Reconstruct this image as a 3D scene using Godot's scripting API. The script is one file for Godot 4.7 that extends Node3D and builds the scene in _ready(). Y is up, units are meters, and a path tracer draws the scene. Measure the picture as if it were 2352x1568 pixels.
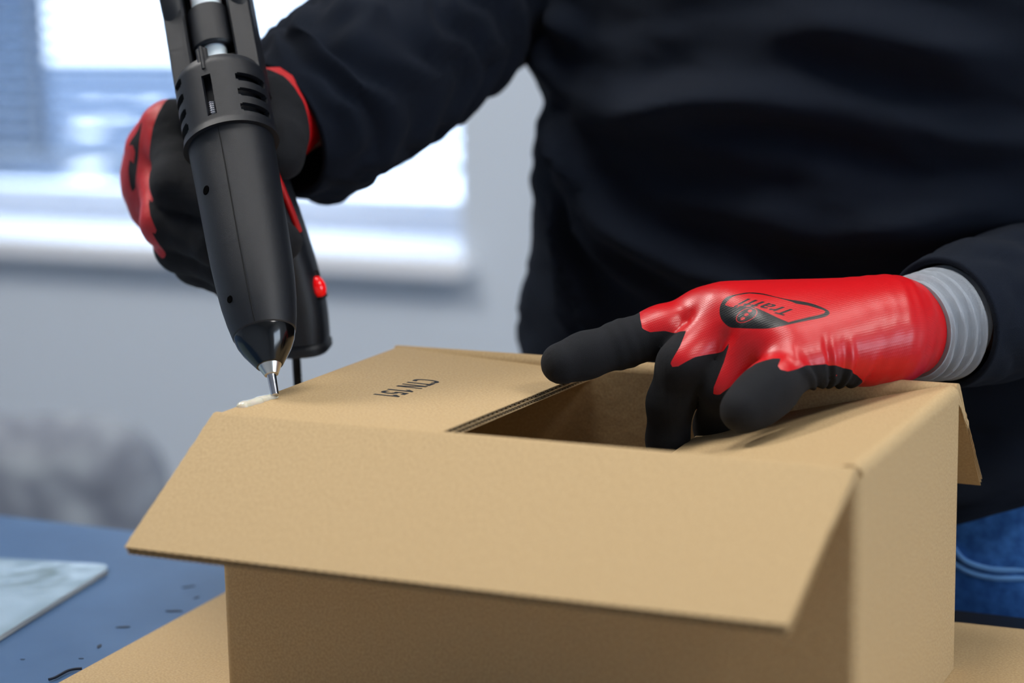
extends Node3D
# A gloved worker glues a cardboard carton with a hot glue gun at a blue workbench, a window with a blind behind.

const TY := 0.9                                   # height of the workbench top
const FPX := 4767.934                             # focal length in pixels of a 2352 x 1568 frame
const CAM := Vector3(0.40082, 1.27306, 0.94348)
const BW := 0.33                                  # carton: width, depth, height
const BD := 0.1885
const BH := 0.1542
var cam_basis := Basis.from_euler(Vector3(-0.18275, 0.44072, -0.01964))
var taken := {}
var M := {}

# ------------------------------------------------------------------ set-up
func _ready() -> void:
	var cam := Camera3D.new()
	cam.name = "camera"
	cam.fov = 18.6754
	cam.near = 0.02
	cam.far = 200.0
	var lens := CameraAttributesPhysical.new()
	lens.frustum_focal_length = 106.4
	lens.frustum_focus_distance = 1.085
	lens.frustum_near = 0.02
	lens.frustum_far = 200.0
	lens.exposure_aperture = 5.7
	cam.attributes = lens
	cam.transform = Transform3D(cam_basis, CAM)
	add_child(cam)
	cam.fov = 18.6754
	cam.current = true

	var env := Environment.new()
	env.background_mode = Environment.BG_SKY
	var sky := Sky.new()
	var sm := ProceduralSkyMaterial.new()
	sm.sky_top_color = Color(0.80, 0.89, 1.0)
	sm.sky_horizon_color = Color(0.88, 0.94, 1.0)
	sm.ground_bottom_color = Color(0.55, 0.58, 0.62)
	sm.ground_horizon_color = Color(0.7, 0.74, 0.8)
	sky.sky_material = sm
	env.sky = sky
	env.background_energy_multiplier = 10.0
	env.tonemap_mode = Environment.TONE_MAPPER_LINEAR
	env.tonemap_exposure = 1.0
	env.sdfgi_enabled = true
	env.ssao_enabled = true
	env.ssil_enabled = true
	var we := WorldEnvironment.new()
	we.name = "world_environment"
	we.environment = env
	add_child(we)

	materials()
	ceiling_lamp(Vector3(1.50, 2.68, 0.22), 1.95)
	ceiling_lamp(Vector3(-0.25, 2.68, 0.05), 1.15)
	ceiling_lamp(Vector3(0.60, 2.68, -0.70), 0.8)
	ceiling_lamp(Vector3(-1.50, 2.68, -0.20), 3.2)

	room()
	outdoors()
	workbench()
	bench_things()
	carton()
	glue_gun()
	worker()

# ------------------------------------------------------------------ placing
func ray(px: float, py: float) -> Vector3:
	return cam_basis * Vector3((px - 1176.0) / FPX, -(py - 784.0) / FPX, -1.0)

func at(px: float, py: float, depth: float) -> Vector3:
	return CAM + ray(px, py) * depth

func onz(px: float, py: float, z: float) -> Vector3:
	var d := ray(px, py)
	return CAM + d * ((z - CAM.z) / d.z)

func ony(px: float, py: float, y: float) -> Vector3:
	var d := ray(px, py)
	return CAM + d * ((TY + y - CAM.y) / d.y)

func on_plane(px: float, py: float, p: Vector3, n: Vector3) -> Vector3:
	var d := ray(px, py)
	return CAM + d * ((p - CAM).dot(n) / d.dot(n))

# ------------------------------------------------------------------ nodes
func numbered(called: String) -> String:
	if not taken.has(called):
		taken[called] = 0
		return called
	taken[called] += 1
	return "%s_%03d" % [called, taken[called]]

func thing(called: String, label: String, category: String, where := Vector3.ZERO, group := "") -> Node3D:
	var o := Node3D.new()
	o.name = numbered(called)
	add_child(o, true)
	o.position = where
	tag(o, label, category, group)
	return o

func tag(o: Node, label: String, category: String, group := "", kind := "") -> void:
	if label:
		o.set_meta("label", label)
	if category:
		o.set_meta("category", category)
	if group:
		o.set_meta("group", group)
	if kind:
		o.set_meta("kind", kind)

func struct(called: String, mesh: Mesh, mat: Material, label := "", category := "") -> MeshInstance3D:
	var o := part(called, mesh, mat, self)
	tag(o, label, category, "", "structure")
	return o

func part(called: String, mesh: Mesh, mat: Material, parent: Node, label := "") -> MeshInstance3D:
	var o := MeshInstance3D.new()
	if parent == self:
		o.name = numbered(called)
	else:
		var n := 0
		for c in parent.get_children():
			if String(c.name) == called or String(c.name).begins_with(called + "_0"):
				n += 1
		o.name = called if n == 0 else "%s_%03d" % [called, n]
	o.mesh = mesh
	o.material_override = mat
	parent.add_child(o, true)
	if parent is MeshInstance3D or parent is Node3D and parent != self:
		# shapes are given in the thing's own axes, whose origin is the parent's
		pass
	if label:
		o.set_meta("label", label)
	return o

# ------------------------------------------------------------------ shapes
class MB:
	var v := PackedVector3Array()
	var uv := PackedVector2Array()
	var t := PackedInt32Array()

	func add(p: Vector3, w := Vector2.ZERO) -> int:
		v.append(p)
		uv.append(w)
		return v.size() - 1

	func tri(a: int, b: int, c: int) -> void:
		t.append(a)
		t.append(b)
		t.append(c)

	func quad(a: int, b: int, c: int, d: int) -> void:
		tri(a, b, c)
		tri(a, c, d)

	# closed rings (same count) joined into a skin, capped at the ends; wound outwards whatever the order
	func loft(rings: Array, cap0 := true, cap1 := true) -> void:
		var first_t := t.size()
		var m: int = rings[0].size()
		var base := v.size()
		var along := 0.0
		for k in rings.size():
			var r: PackedVector3Array = rings[k]
			if k > 0:
				along += (r[0] - rings[k - 1][0]).length()
			var around := 0.0
			for i in m + 1:
				if i > 0:
					around += (r[i % m] - r[i - 1]).length()
				add(r[i % m], Vector2(around, along))
		for k in rings.size() - 1:
			for i in m:
				var a := base + k * (m + 1) + i
				quad(a, a + 1, a + m + 2, a + m + 1)
		for e in [0, 1]:
			if (e == 0 and not cap0) or (e == 1 and not cap1):
				continue
			var r: PackedVector3Array = rings[0] if e == 0 else rings[-1]
			var c := Vector3.ZERO
			for p in r:
				c += p
			c /= m
			var ci := add(c)
			var s := v.size()
			for p in r:
				add(p)
			for i in m:
				if e == 0:
					tri(ci, s + (i + 1) % m, s + i)
				else:
					tri(ci, s + i, s + (i + 1) % m)
		orient(first_t)

	func orient(first_t: int) -> void:
		var vol := 0.0
		var c := v[t[first_t]]
		for k in range(first_t, t.size(), 3):
			vol += (v[t[k]] - c).dot((v[t[k + 1]] - c).cross(v[t[k + 2]] - c))
		if vol < 0.0:
			for k in range(first_t, t.size(), 3):
				var s := t[k + 1]
				t[k + 1] = t[k + 2]
				t[k + 2] = s

	# chamfered box, centre c, size s, axes b
	func box(c: Vector3, s: Vector3, ch := 0.0, b := Basis.IDENTITY) -> void:
		var rings := []
		var levels := [[-0.5, ch], [-0.5, 0.0], [0.5, 0.0], [0.5, ch]] if ch > 0.0 else [[-0.5, 0.0], [0.5, 0.0]]
		for n in levels.size():
			var l: Array = levels[n]
			var y: float = l[0] * s.y
			if ch > 0.0 and (n == 1 or n == 2):
				y -= signf(y) * ch
			var hx: float = s.x / 2.0 - l[1]
			var hz: float = s.z / 2.0 - l[1]
			var q := PackedVector3Array()
			var e := ch
			if ch > 0.0:
				for p in [[hx, hz - e], [hx - e, hz], [-hx + e, hz], [-hx, hz - e], [-hx, -hz + e], [-hx + e, -hz], [hx - e, -hz], [hx, -hz + e]]:
					q.append(c + b * Vector3(p[0], y, p[1]))
			else:
				for p in [[hx, hz], [-hx, hz], [-hx, -hz], [hx, -hz]]:
					q.append(c + b * Vector3(p[0], y, p[1]))
			rings.append(q)
		loft(rings)

	# turned profile: [height, radius] pairs round axis b.y from o; sx and sz squash it
	func lathe(o: Vector3, b: Basis, prof: Array, segs := 48, sx := 1.0, sz := 1.0) -> void:
		var rings := []
		for p in prof:
			var q := PackedVector3Array()
			for i in segs:
				var a := TAU * i / segs
				q.append(o + b * Vector3(cos(a) * p[1] * sx, p[0], sin(a) * p[1] * sz))
			rings.append(q)
		loft(rings)

	# tube through points with radii; ends closed
	func tube(pts: Array, radii: Array, segs := 16, flat := 1.0, up := Vector3.UP) -> void:
		var rings := []
		var side := Vector3.ZERO
		for k in pts.size():
			var d: Vector3 = (pts[mini(k + 1, pts.size() - 1)] - pts[maxi(k - 1, 0)]).normalized()
			var s := d.cross(up)
			if s.length() < 0.05:
				s = d.cross(Vector3.RIGHT)
			s = s.normalized()
			if k > 0 and s.dot(side) < 0.0:
				s = -s
			side = s
			var w := s.cross(d).normalized()
			var q := PackedVector3Array()
			for i in segs:
				var a := TAU * i / segs
				q.append(pts[k] + (s * cos(a) + w * sin(a) * flat) * radii[k])
			rings.append(q)
		loft(rings)

	# 2D outline in the plane of b.x and b.y, pushed along b.z by depth
	func prism(o: Vector3, b: Basis, outline: PackedVector2Array, depth: float) -> void:
		var first_t := t.size()
		var idx := Geometry2D.triangulate_polygon(outline)
		for e in 2:
			var s := v.size()
			for p in outline:
				add(o + b * Vector3(p.x, p.y, depth * e), p)
			for k in range(0, idx.size(), 3):
				if e == 0:
					tri(s + idx[k], s + idx[k + 2], s + idx[k + 1])
				else:
					tri(s + idx[k], s + idx[k + 1], s + idx[k + 2])
		var n := outline.size()
		var flip := Geometry2D.is_polygon_clockwise(outline)
		var cap_ccw := true
		if idx.size() >= 3:
			cap_ccw = (outline[idx[1]] - outline[idx[0]]).cross(outline[idx[2]] - outline[idx[0]]) > 0.0
		var along := 0.0
		for i in n:
			var p := outline[i]
			var q := outline[(i + 1) % n]
			var l := (q - p).length()
			var a := add(o + b * Vector3(p.x, p.y, 0), Vector2(along, 0))
			var c := add(o + b * Vector3(q.x, q.y, 0), Vector2(along + l, 0))
			var d := add(o + b * Vector3(q.x, q.y, depth), Vector2(along + l, depth))
			var e := add(o + b * Vector3(p.x, p.y, depth), Vector2(along, depth))
			along += l
			if flip == cap_ccw:
				quad(a, e, d, c)
			else:
				quad(a, c, d, e)
		orient(first_t)

	func joined(o: MB) -> void:
		var s := v.size()
		v.append_array(o.v)
		uv.append_array(o.uv)
		for i in o.t:
			t.append(i + s)

	# normals shared between faces that meet at less than crease degrees
	func mesh(crease := 35.0, off := Vector3.ZERO) -> ArrayMesh:
		var nt := t.size() / 3
		var fn := PackedVector3Array()
		fn.resize(nt)
		var unit := PackedVector3Array()
		unit.resize(nt)
		var near := {}
		for k in nt:
			var a := v[t[k * 3]]
			var n := (v[t[k * 3 + 1]] - a).cross(v[t[k * 3 + 2]] - a)
			fn[k] = n
			unit[k] = n.normalized()
			if n == Vector3.ZERO:
				continue
			for j in 3:
				var key := Vector3i((v[t[k * 3 + j]] * 2e4).round())
				if near.has(key):
					near[key].append(k)
				else:
					near[key] = [k]
		var vv := PackedVector3Array()
		var nn := PackedVector3Array()
		var uu := PackedVector2Array()
		var lim := cos(deg_to_rad(crease))
		for k in nt:
			if fn[k] == Vector3.ZERO:
				continue
			for j in [0, 2, 1]:
				var i := t[k * 3 + j]
				var s := Vector3.ZERO
				for f in near[Vector3i((v[i] * 2e4).round())]:
					if unit[f].dot(unit[k]) >= lim:
						s += fn[f]
				vv.append(v[i] - off)
				nn.append(s.normalized())
				uu.append(uv[i])
		var arrays := []
		arrays.resize(Mesh.ARRAY_MAX)
		arrays[Mesh.ARRAY_VERTEX] = vv
		arrays[Mesh.ARRAY_NORMAL] = nn
		arrays[Mesh.ARRAY_TEX_UV] = uu
		var m := ArrayMesh.new()
		m.add_surface_from_arrays(Mesh.PRIMITIVE_TRIANGLES, arrays)
		return m

	# all vertices shared: for skins
	func smooth_mesh(off := Vector3.ZERO) -> ArrayMesh:
		var nn := PackedVector3Array()
		nn.resize(v.size())
		for k in range(0, t.size(), 3):
			var n := (v[t[k + 1]] - v[t[k]]).cross(v[t[k + 2]] - v[t[k]])
			for j in 3:
				nn[t[k + j]] += n
		return indexed(nn, off)

	func indexed(nn: PackedVector3Array, off := Vector3.ZERO) -> ArrayMesh:
		var vv := PackedVector3Array()
		vv.resize(v.size())
		for i in v.size():
			vv[i] = v[i] - off
			nn[i] = nn[i].normalized() if nn[i] != Vector3.ZERO else Vector3.UP
		var idx := PackedInt32Array()
		idx.resize(t.size())
		for k in range(0, t.size(), 3):
			idx[k] = t[k]
			idx[k + 1] = t[k + 2]
			idx[k + 2] = t[k + 1]
		var arrays := []
		arrays.resize(Mesh.ARRAY_MAX)
		arrays[Mesh.ARRAY_VERTEX] = vv
		arrays[Mesh.ARRAY_NORMAL] = nn
		arrays[Mesh.ARRAY_TEX_UV] = uv
		arrays[Mesh.ARRAY_INDEX] = idx
		var m := ArrayMesh.new()
		m.add_surface_from_arrays(Mesh.PRIMITIVE_TRIANGLES, arrays)
		return m

# smooth curve through points (Catmull-Rom), n steps per piece
static func curve(p: Array, n: int) -> Array:
	var out := []
	for k in p.size() - 1:
		var a = p[maxi(k - 1, 0)]
		var b = p[k]
		var c = p[k + 1]
		var d = p[mini(k + 2, p.size() - 1)]
		for i in n:
			var s := float(i) / n
			out.append(0.5 * (2.0 * b + (c - a) * s + (2.0 * a - 5.0 * b + 4.0 * c - d) * s * s + (3.0 * b - a - 3.0 * c + d) * s * s * s))
	out.append(p[-1])
	return out

# ------------------------------------------------------------------ bodies as distance fields, meshed as surface nets
class Field:
	var lo: Vector3
	var cell: float
	var nx: int
	var ny: int
	var nz: int
	var f := PackedFloat32Array()

	func setup(a: Vector3, b: Vector3, c: float) -> void:
		lo = a
		cell = c
		nx = int(ceil((b.x - a.x) / c)) + 1
		ny = int(ceil((b.y - a.y) / c)) + 1
		nz = int(ceil((b.z - a.z) / c)) + 1
		f.resize(nx * ny * nz)
		f.fill(1.0)

	# joins the tapered capsule a-b into the field with a smooth minimum k; squash shortens distances along axis n
	func bone(a: Vector3, b: Vector3, ra: float, rb: float, k: float, n := Vector3.ZERO, squash := 1.0) -> void:
		var reach := maxf(ra, rb) * maxf(1.0, 1.0) + k + cell * 2.0
		var l := Vector3(minf(a.x, b.x), minf(a.y, b.y), minf(a.z, b.z)) - Vector3.ONE * reach
		var h := Vector3(maxf(a.x, b.x), maxf(a.y, b.y), maxf(a.z, b.z)) + Vector3.ONE * reach
		var i0 := maxi(0, int((l.x - lo.x) / cell))
		var i1 := mini(nx - 1, int((h.x - lo.x) / cell) + 1)
		var j0 := maxi(0, int((l.y - lo.y) / cell))
		var j1 := mini(ny - 1, int((h.y - lo.y) / cell) + 1)
		var k0 := maxi(0, int((l.z - lo.z) / cell))
		var k1 := mini(nz - 1, int((h.z - lo.z) / cell) + 1)
		var ab := b - a
		var inv := 1.0 / maxf(ab.length_squared(), 1e-9)
		var dr := rb - ra
		for kk in range(k0, k1 + 1):
			for jj in range(j0, j1 + 1):
				var p := Vector3(lo.x + i0 * cell, lo.y + jj * cell, lo.z + kk * cell) - a
				var id := (kk * ny + jj) * nx + i0
				for ii in range(i0, i1 + 1):
					var s := clampf(p.dot(ab) * inv, 0.0, 1.0)
					var e := p - ab * s
					if squash != 1.0:
						e += n * (e.dot(n) * (squash - 1.0))
					var d := e.length() - ra - dr * s
					var o := f[id]
					var w := k - absf(d - o)
					if w > 0.0:
						f[id] = minf(d, o) - w * w / (4.0 * k)
					elif d < o:
						f[id] = d
					id += 1
					p.x += cell

	func merge(o: Field, k: float) -> void:
		for i in f.size():
			var a := f[i]
			var b := o.f[i]
			if b >= 1.0:
				continue
			var w := k - absf(a - b)
			f[i] = minf(a, b) - (w * w / (4.0 * k) if w > 0.0 else 0.0)

	func net() -> MB:
		var m := MB.new()
		var at := PackedInt32Array()
		at.resize(f.size())
		at.fill(-1)
		var sx := 1
		var sy := nx
		var sz := nx * ny
		var off := [0, sx, sy, sx + sy, sz, sx + sz, sy + sz, sx + sy + sz]
		var edges := [[0, 1], [2, 3], [4, 5], [6, 7], [0, 2], [1, 3], [4, 6], [5, 7], [0, 4], [1, 5], [2, 6], [3, 7]]
		var cp := [Vector3(0, 0, 0), Vector3(1, 0, 0), Vector3(0, 1, 0), Vector3(1, 1, 0), Vector3(0, 0, 1), Vector3(1, 0, 1), Vector3(0, 1, 1), Vector3(1, 1, 1)]
		for k in nz - 1:
			for j in ny - 1:
				var id := (k * ny + j) * nx
				for i in nx - 1:
					var f0 := f[id]
					if f0 > cell * 2.0 or f0 < -cell * 2.0:
						id += 1
						continue
					var inside := f0 < 0.0
					if (f[id + sx] < 0.0) == inside and (f[id + sy] < 0.0) == inside and (f[id + sx + sy] < 0.0) == inside and (f[id + sz] < 0.0) == inside and (f[id + sx + sz] < 0.0) == inside and (f[id + sy + sz] < 0.0) == inside and (f[id + sx + sy + sz] < 0.0) == inside:
						id += 1
						continue
					var sum := Vector3.ZERO
					var n := 0
					for e in edges:
						var a: float = f[id + off[e[0]]]
						var b: float = f[id + off[e[1]]]
						if (a < 0.0) != (b < 0.0):
							sum += cp[e[0]].lerp(cp[e[1]], a / (a - b))
							n += 1
					at[id] = m.add(lo + (Vector3(i, j, k) + sum / n) * cell)
					id += 1
		for k in range(1, nz - 1):
			for j in range(1, ny - 1):
				var id := (k * ny + j) * nx + 1
				for i in range(1, nx - 1):
					var f0 := f[id]
					if f0 > cell * 2.0 or f0 < -cell * 2.0:
						id += 1
						continue
					var in0 := f0 < 0.0
					for ax in 3:
						var st := sx if ax == 0 else sy if ax == 1 else sz
						if (f[id + st] < 0.0) == in0:
							continue
						var u := sy if ax == 0 else sz if ax == 1 else sx
						var w := sz if ax == 0 else sx if ax == 1 else sy
						var a := at[id]
						var b := at[id - u]
						var c := at[id - u - w]
						var d := at[id - w]
						if a < 0 or b < 0 or c < 0 or d < 0:
							continue
						if in0:
							m.quad(a, b, c, d)
						else:
							m.quad(a, d, c, b)
					id += 1
		return m

# pushes a skin's vertices along its normals by how(point, normal)
func swell(m: MB, how: Callable) -> void:
	var nn := PackedVector3Array()
	nn.resize(m.v.size())
	for k in range(0, m.t.size(), 3):
		var n := (m.v[m.t[k + 1]] - m.v[m.t[k]]).cross(m.v[m.t[k + 2]] - m.v[m.t[k]])
		for j in 3:
			nn[m.t[k + j]] += n
	for i in m.v.size():
		var n := nn[i].normalized()
		m.v[i] += n * float(how.call(m.v[i], n))

# evens out a skin: each vertex moves by share(point) towards the mean of its neighbours
func relax(m: MB, times: int, share: Callable) -> void:
	var n := m.v.size()
	var w := PackedFloat32Array()
	w.resize(n)
	for i in n:
		w[i] = share.call(m.v[i])
	for k in times:
		var sum := PackedVector3Array()
		sum.resize(n)
		var cnt := PackedInt32Array()
		cnt.resize(n)
		for j in range(0, m.t.size(), 3):
			var a := m.t[j]
			var b := m.t[j + 1]
			var c := m.t[j + 2]
			sum[a] += m.v[b] + m.v[c]
			sum[b] += m.v[a] + m.v[c]
			sum[c] += m.v[a] + m.v[b]
			cnt[a] += 2
			cnt[b] += 2
			cnt[c] += 2
		for i in n:
			if cnt[i] > 0:
				m.v[i] = m.v[i].lerp(sum[i] / cnt[i], w[i])

# parts a skin along g = 0: [skin where g > 0, skin where g < 0], both with the normals of the whole
func parted(m: MB, g: PackedFloat32Array) -> Array:
	var nn := PackedVector3Array()
	nn.resize(m.v.size())
	for k in range(0, m.t.size(), 3):
		var n := (m.v[m.t[k + 1]] - m.v[m.t[k]]).cross(m.v[m.t[k + 2]] - m.v[m.t[k]])
		for j in 3:
			nn[m.t[k + j]] += n
	for i in nn.size():
		nn[i] = nn[i].normalized()
	var out := []
	for side in [1.0, -1.0]:
		var r := MB.new()
		var rn := PackedVector3Array()
		var map := {}
		var cut := {}
		for k in range(0, m.t.size(), 3):
			var poly := []
			for j in 3:
				var a := m.t[k + j]
				var b := m.t[k + (j + 1) % 3]
				if g[a] * side >= 0.0:
					if not map.has(a):
						map[a] = r.add(m.v[a], m.uv[a])
						rn.append(nn[a])
					poly.append(map[a])
				if (g[a] >= 0.0) != (g[b] >= 0.0):
					var key := Vector2i(mini(a, b), maxi(a, b))
					if not cut.has(key):
						var s := g[a] / (g[a] - g[b])
						cut[key] = r.add(m.v[a].lerp(m.v[b], s), m.uv[a].lerp(m.uv[b], s))
						rn.append(nn[a].lerp(nn[b], s))
					poly.append(cut[key])
			for j in range(1, poly.size() - 1):
				r.tri(poly[0], poly[j], poly[j + 1])
		out.append([r, rn])
	return out

# signed distance to a polygon, positive inside
func poly_dist(p: Vector2, poly: PackedVector2Array) -> float:
	var best := 1e9
	for i in poly.size():
		var q := Geometry2D.get_closest_point_to_segment(p, poly[i], poly[(i + 1) % poly.size()])
		best = minf(best, q.distance_squared_to(p))
	return sqrt(best) * (1.0 if Geometry2D.is_point_in_polygon(p, poly) else -1.0)

# ------------------------------------------------------------------ materials
func noise_tex(freq: float, oct: int, as_normal := false, strength := 4.0, sd := 1, size := 512, ramp: Array = []) -> NoiseTexture2D:
	var n := FastNoiseLite.new()
	n.seed = sd
	n.noise_type = FastNoiseLite.TYPE_SIMPLEX_SMOOTH
	n.frequency = freq
	n.fractal_octaves = oct
	var t := NoiseTexture2D.new()
	t.width = size
	t.height = size
	t.seamless = true
	t.noise = n
	t.as_normal_map = as_normal
	t.bump_strength = strength
	if ramp:
		var g := Gradient.new()
		g.set_color(0, ramp[0])
		g.set_color(1, ramp[1])
		t.color_ramp = g
	return t

func mat(called: String, c: Color, rough: float, spec := 0.5) -> StandardMaterial3D:
	var m := StandardMaterial3D.new()
	m.resource_name = called
	m.albedo_color = c
	m.roughness = rough
	m.metallic_specular = spec
	M[called] = m
	return m

func grain(m: StandardMaterial3D, tex: Texture2D, scale: float, height: Texture2D = null, h := 0.0, world := false) -> void:
	m.uv1_triplanar = true
	m.uv1_world_triplanar = world
	m.uv1_scale = Vector3.ONE * scale
	if tex:
		m.albedo_texture = tex
	if height:
		m.heightmap_enabled = true
		m.heightmap_texture = height
		m.heightmap_scale = h

func materials() -> void:
	var speck := noise_tex(0.12, 4, false, 1.0, 3, 512, [Color(0.86, 0.84, 0.81), Color(1, 1, 1)])
	var fine := noise_tex(0.25, 3, false, 1.0, 5, 512)
	var soft := noise_tex(0.02, 4, false, 1.0, 8, 512)
	var m := mat("cardboard", Color(0.775, 0.67, 0.505), 0.78, 0.35)
	grain(m, speck, 9.0, soft, 0.022)
	m = mat("cardboard_core", Color(0.49, 0.43, 0.34), 0.9, 0.3)
	m = mat("print_ink", Color(0.06, 0.06, 0.07), 0.7)
	m = mat("sweatshirt", Color(0.080, 0.104, 0.148), 0.95, 0.25)
	grain(m, null, 22.0, fine, 0.06, true)
	m.rim_enabled = true
	m.rim = 0.2
	m.rim_tint = 0.6
	m = mat("denim", Color(0.30, 0.54, 0.84), 0.9, 0.3)
	grain(m, noise_tex(0.03, 5, false, 1.0, 11, 512, [Color(0.62, 0.66, 0.72), Color(1, 1, 1)]), 7.0, fine, 0.04, true)
	m = mat("denim_thread", Color(0.40, 0.60, 0.82), 0.9)
	m = mat("gun_plastic", Color(0.046, 0.063, 0.092), 0.46, 0.5)
	grain(m, null, 30.0, fine, 0.012)
	m = mat("gun_gloss", Color(0.025, 0.026, 0.03), 0.14, 0.55)
	m = mat("hole_shade", Color(0.012, 0.012, 0.014), 0.95, 0.1)
	m = mat("gun_dark", Color(0.03, 0.03, 0.034), 0.7, 0.4)
	m = mat("aluminium", Color(0.86, 0.84, 0.80), 0.28)
	m.metallic = 1.0
	m = mat("steel", Color(0.80, 0.80, 0.82), 0.15)
	m.metallic = 1.0
	m = mat("glue_white", Color(0.88, 0.92, 0.95), 0.35)
	m.subsurf_scatter_enabled = true
	m.subsurf_scatter_strength = 0.15
	m = mat("glue_clear", Color(0.84, 0.80, 0.73), 0.12, 0.6)
	m.subsurf_scatter_enabled = true
	m.subsurf_scatter_strength = 0.3
	m = mat("red_plastic", Color(0.72, 0.05, 0.07), 0.35)
	m = mat("red_lens", Color(0.95, 0.02, 0.04), 0.12, 0.6)
	m.emission_enabled = true
	m.emission = Color(1.0, 0.02, 0.04)
	m.emission_energy_multiplier = 0.25
	m = mat("red_rubber", Color(0.77, 0.05, 0.085), 0.34, 0.5)
	grain(m, null, 26.0, fine, 0.03)
	m = mat("black_foam", Color(0.082, 0.090, 0.108), 0.82, 0.35)
	grain(m, null, 30.0, fine, 0.05)
	m.rim_enabled = true
	m.rim = 0.25
	m = mat("grey_knit", Color(0.74, 0.77, 0.81), 0.95, 0.2)
	grain(m, null, 40.0, fine, 0.12)
	m = mat("wall_paint", Color(0.79, 0.825, 0.865), 0.9, 0.3)
	m = mat("ceiling_paint", Color(0.9, 0.9, 0.9), 0.95, 0.2)
	m = mat("floor_vinyl", Color(0.55, 0.56, 0.58), 0.5)
	m = mat("white_pvc", Color(0.92, 0.93, 0.95), 0.3)
	m = mat("sill_white", Color(0.93, 0.94, 0.96), 0.25)
	m = mat("slat_white", Color(0.55, 0.62, 0.70), 0.4)
	m = mat("glass", Color(0.9, 0.95, 1.0, 0.06), 0.02)
	m.transparency = BaseMaterial3D.TRANSPARENCY_ALPHA
	m = mat("bench_laminate", Color(0.265, 0.38, 0.525), 0.42, 0.32)
	grain(m, noise_tex(0.01, 4, false, 1.0, 21, 512, [Color(0.88, 0.9, 0.92), Color(1, 1, 1)]), 3.0)
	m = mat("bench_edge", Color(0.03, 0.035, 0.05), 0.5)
	m = mat("bench_steel", Color(0.3, 0.31, 0.33), 0.4)
	m = mat("dark_scuff", Color(0.11, 0.15, 0.22), 0.7)
	m = mat("film", Color(0.48, 0.56, 0.59), 0.30, 0.4)
	m.clearcoat_enabled = true
	m.clearcoat = 0.5
	m.clearcoat_roughness = 0.08
	m = mat("film_edge", Color(0.85, 0.87, 0.86), 0.3)
	m = mat("chair_fabric", Color(0.74, 0.77, 0.79), 0.95, 0.2)
	grain(m, noise_tex(0.010, 4, false, 1.0, 37, 512, [Color(0.50, 0.50, 0.56), Color(1, 1, 1)]), 1.9)
	m = mat("lamp_frame", Color(0.9, 0.9, 0.9), 0.5)
	m = mat("lamp_panel", Color(1, 1, 1), 0.5)
	m.emission_enabled = true
	m.emission = Color(1.0, 0.97, 0.92)
	m.emission_energy_multiplier = 1.5
	m = mat("asphalt", Color(0.235, 0.275, 0.335), 0.95, 0.12)
	m = mat("white_render", Color(0.9, 0.9, 0.9), 0.9)
	m = mat("blue_render", Color(0.12, 0.17, 0.235), 0.95, 0.15)
	m = mat("skin", Color(0.72, 0.52, 0.42), 0.6)
	m = mat("dark_hair", Color(0.08, 0.06, 0.05), 0.6)
	m = mat("shoe_black", Color(0.04, 0.04, 0.04), 0.6)

# ------------------------------------------------------------------ the room
func ceiling_lamp(p: Vector3, e: float) -> void:
	var where := "over the front of the room" if p.z > 0.0 else "over the window side"
	var t := thing("ceiling_lamp", "square white ceiling light panel %s, %s" % [where, "on the worker's left" if p.x > 0.0 else "on the worker's right"], "ceiling lamp", p, "ceiling light panels")
	var m := MB.new()
	for s in [[0.3, 0.0, 0.03, 0.63], [-0.3, 0.0, 0.03, 0.63], [0.0, 0.3, 0.57, 0.03], [0.0, -0.3, 0.57, 0.03]]:
		m.box(Vector3(s[0], 0.0, s[1]), Vector3(s[2], 0.03, s[3]), 0.003)
	part("frame", m.mesh(), M.lamp_frame, t)
	m = MB.new()
	m.box(Vector3(0, 0.004, 0), Vector3(0.57, 0.01, 0.57))
	part("diffuser", m.mesh(), M.lamp_panel, t)
	var l := AreaLight3D.new()
	l.name = "panel_light"
	l.area_size = Vector2(0.56, 0.56)
	l.light_color = Color(1.0, 0.985, 0.965)
	l.light_energy = e
	l.area_range = 12.0
	l.area_attenuation = 2.0
	l.shadow_enabled = true
	l.position = Vector3(0, -0.012, 0)
	l.rotation.x = -PI / 2
	t.add_child(l)

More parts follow.
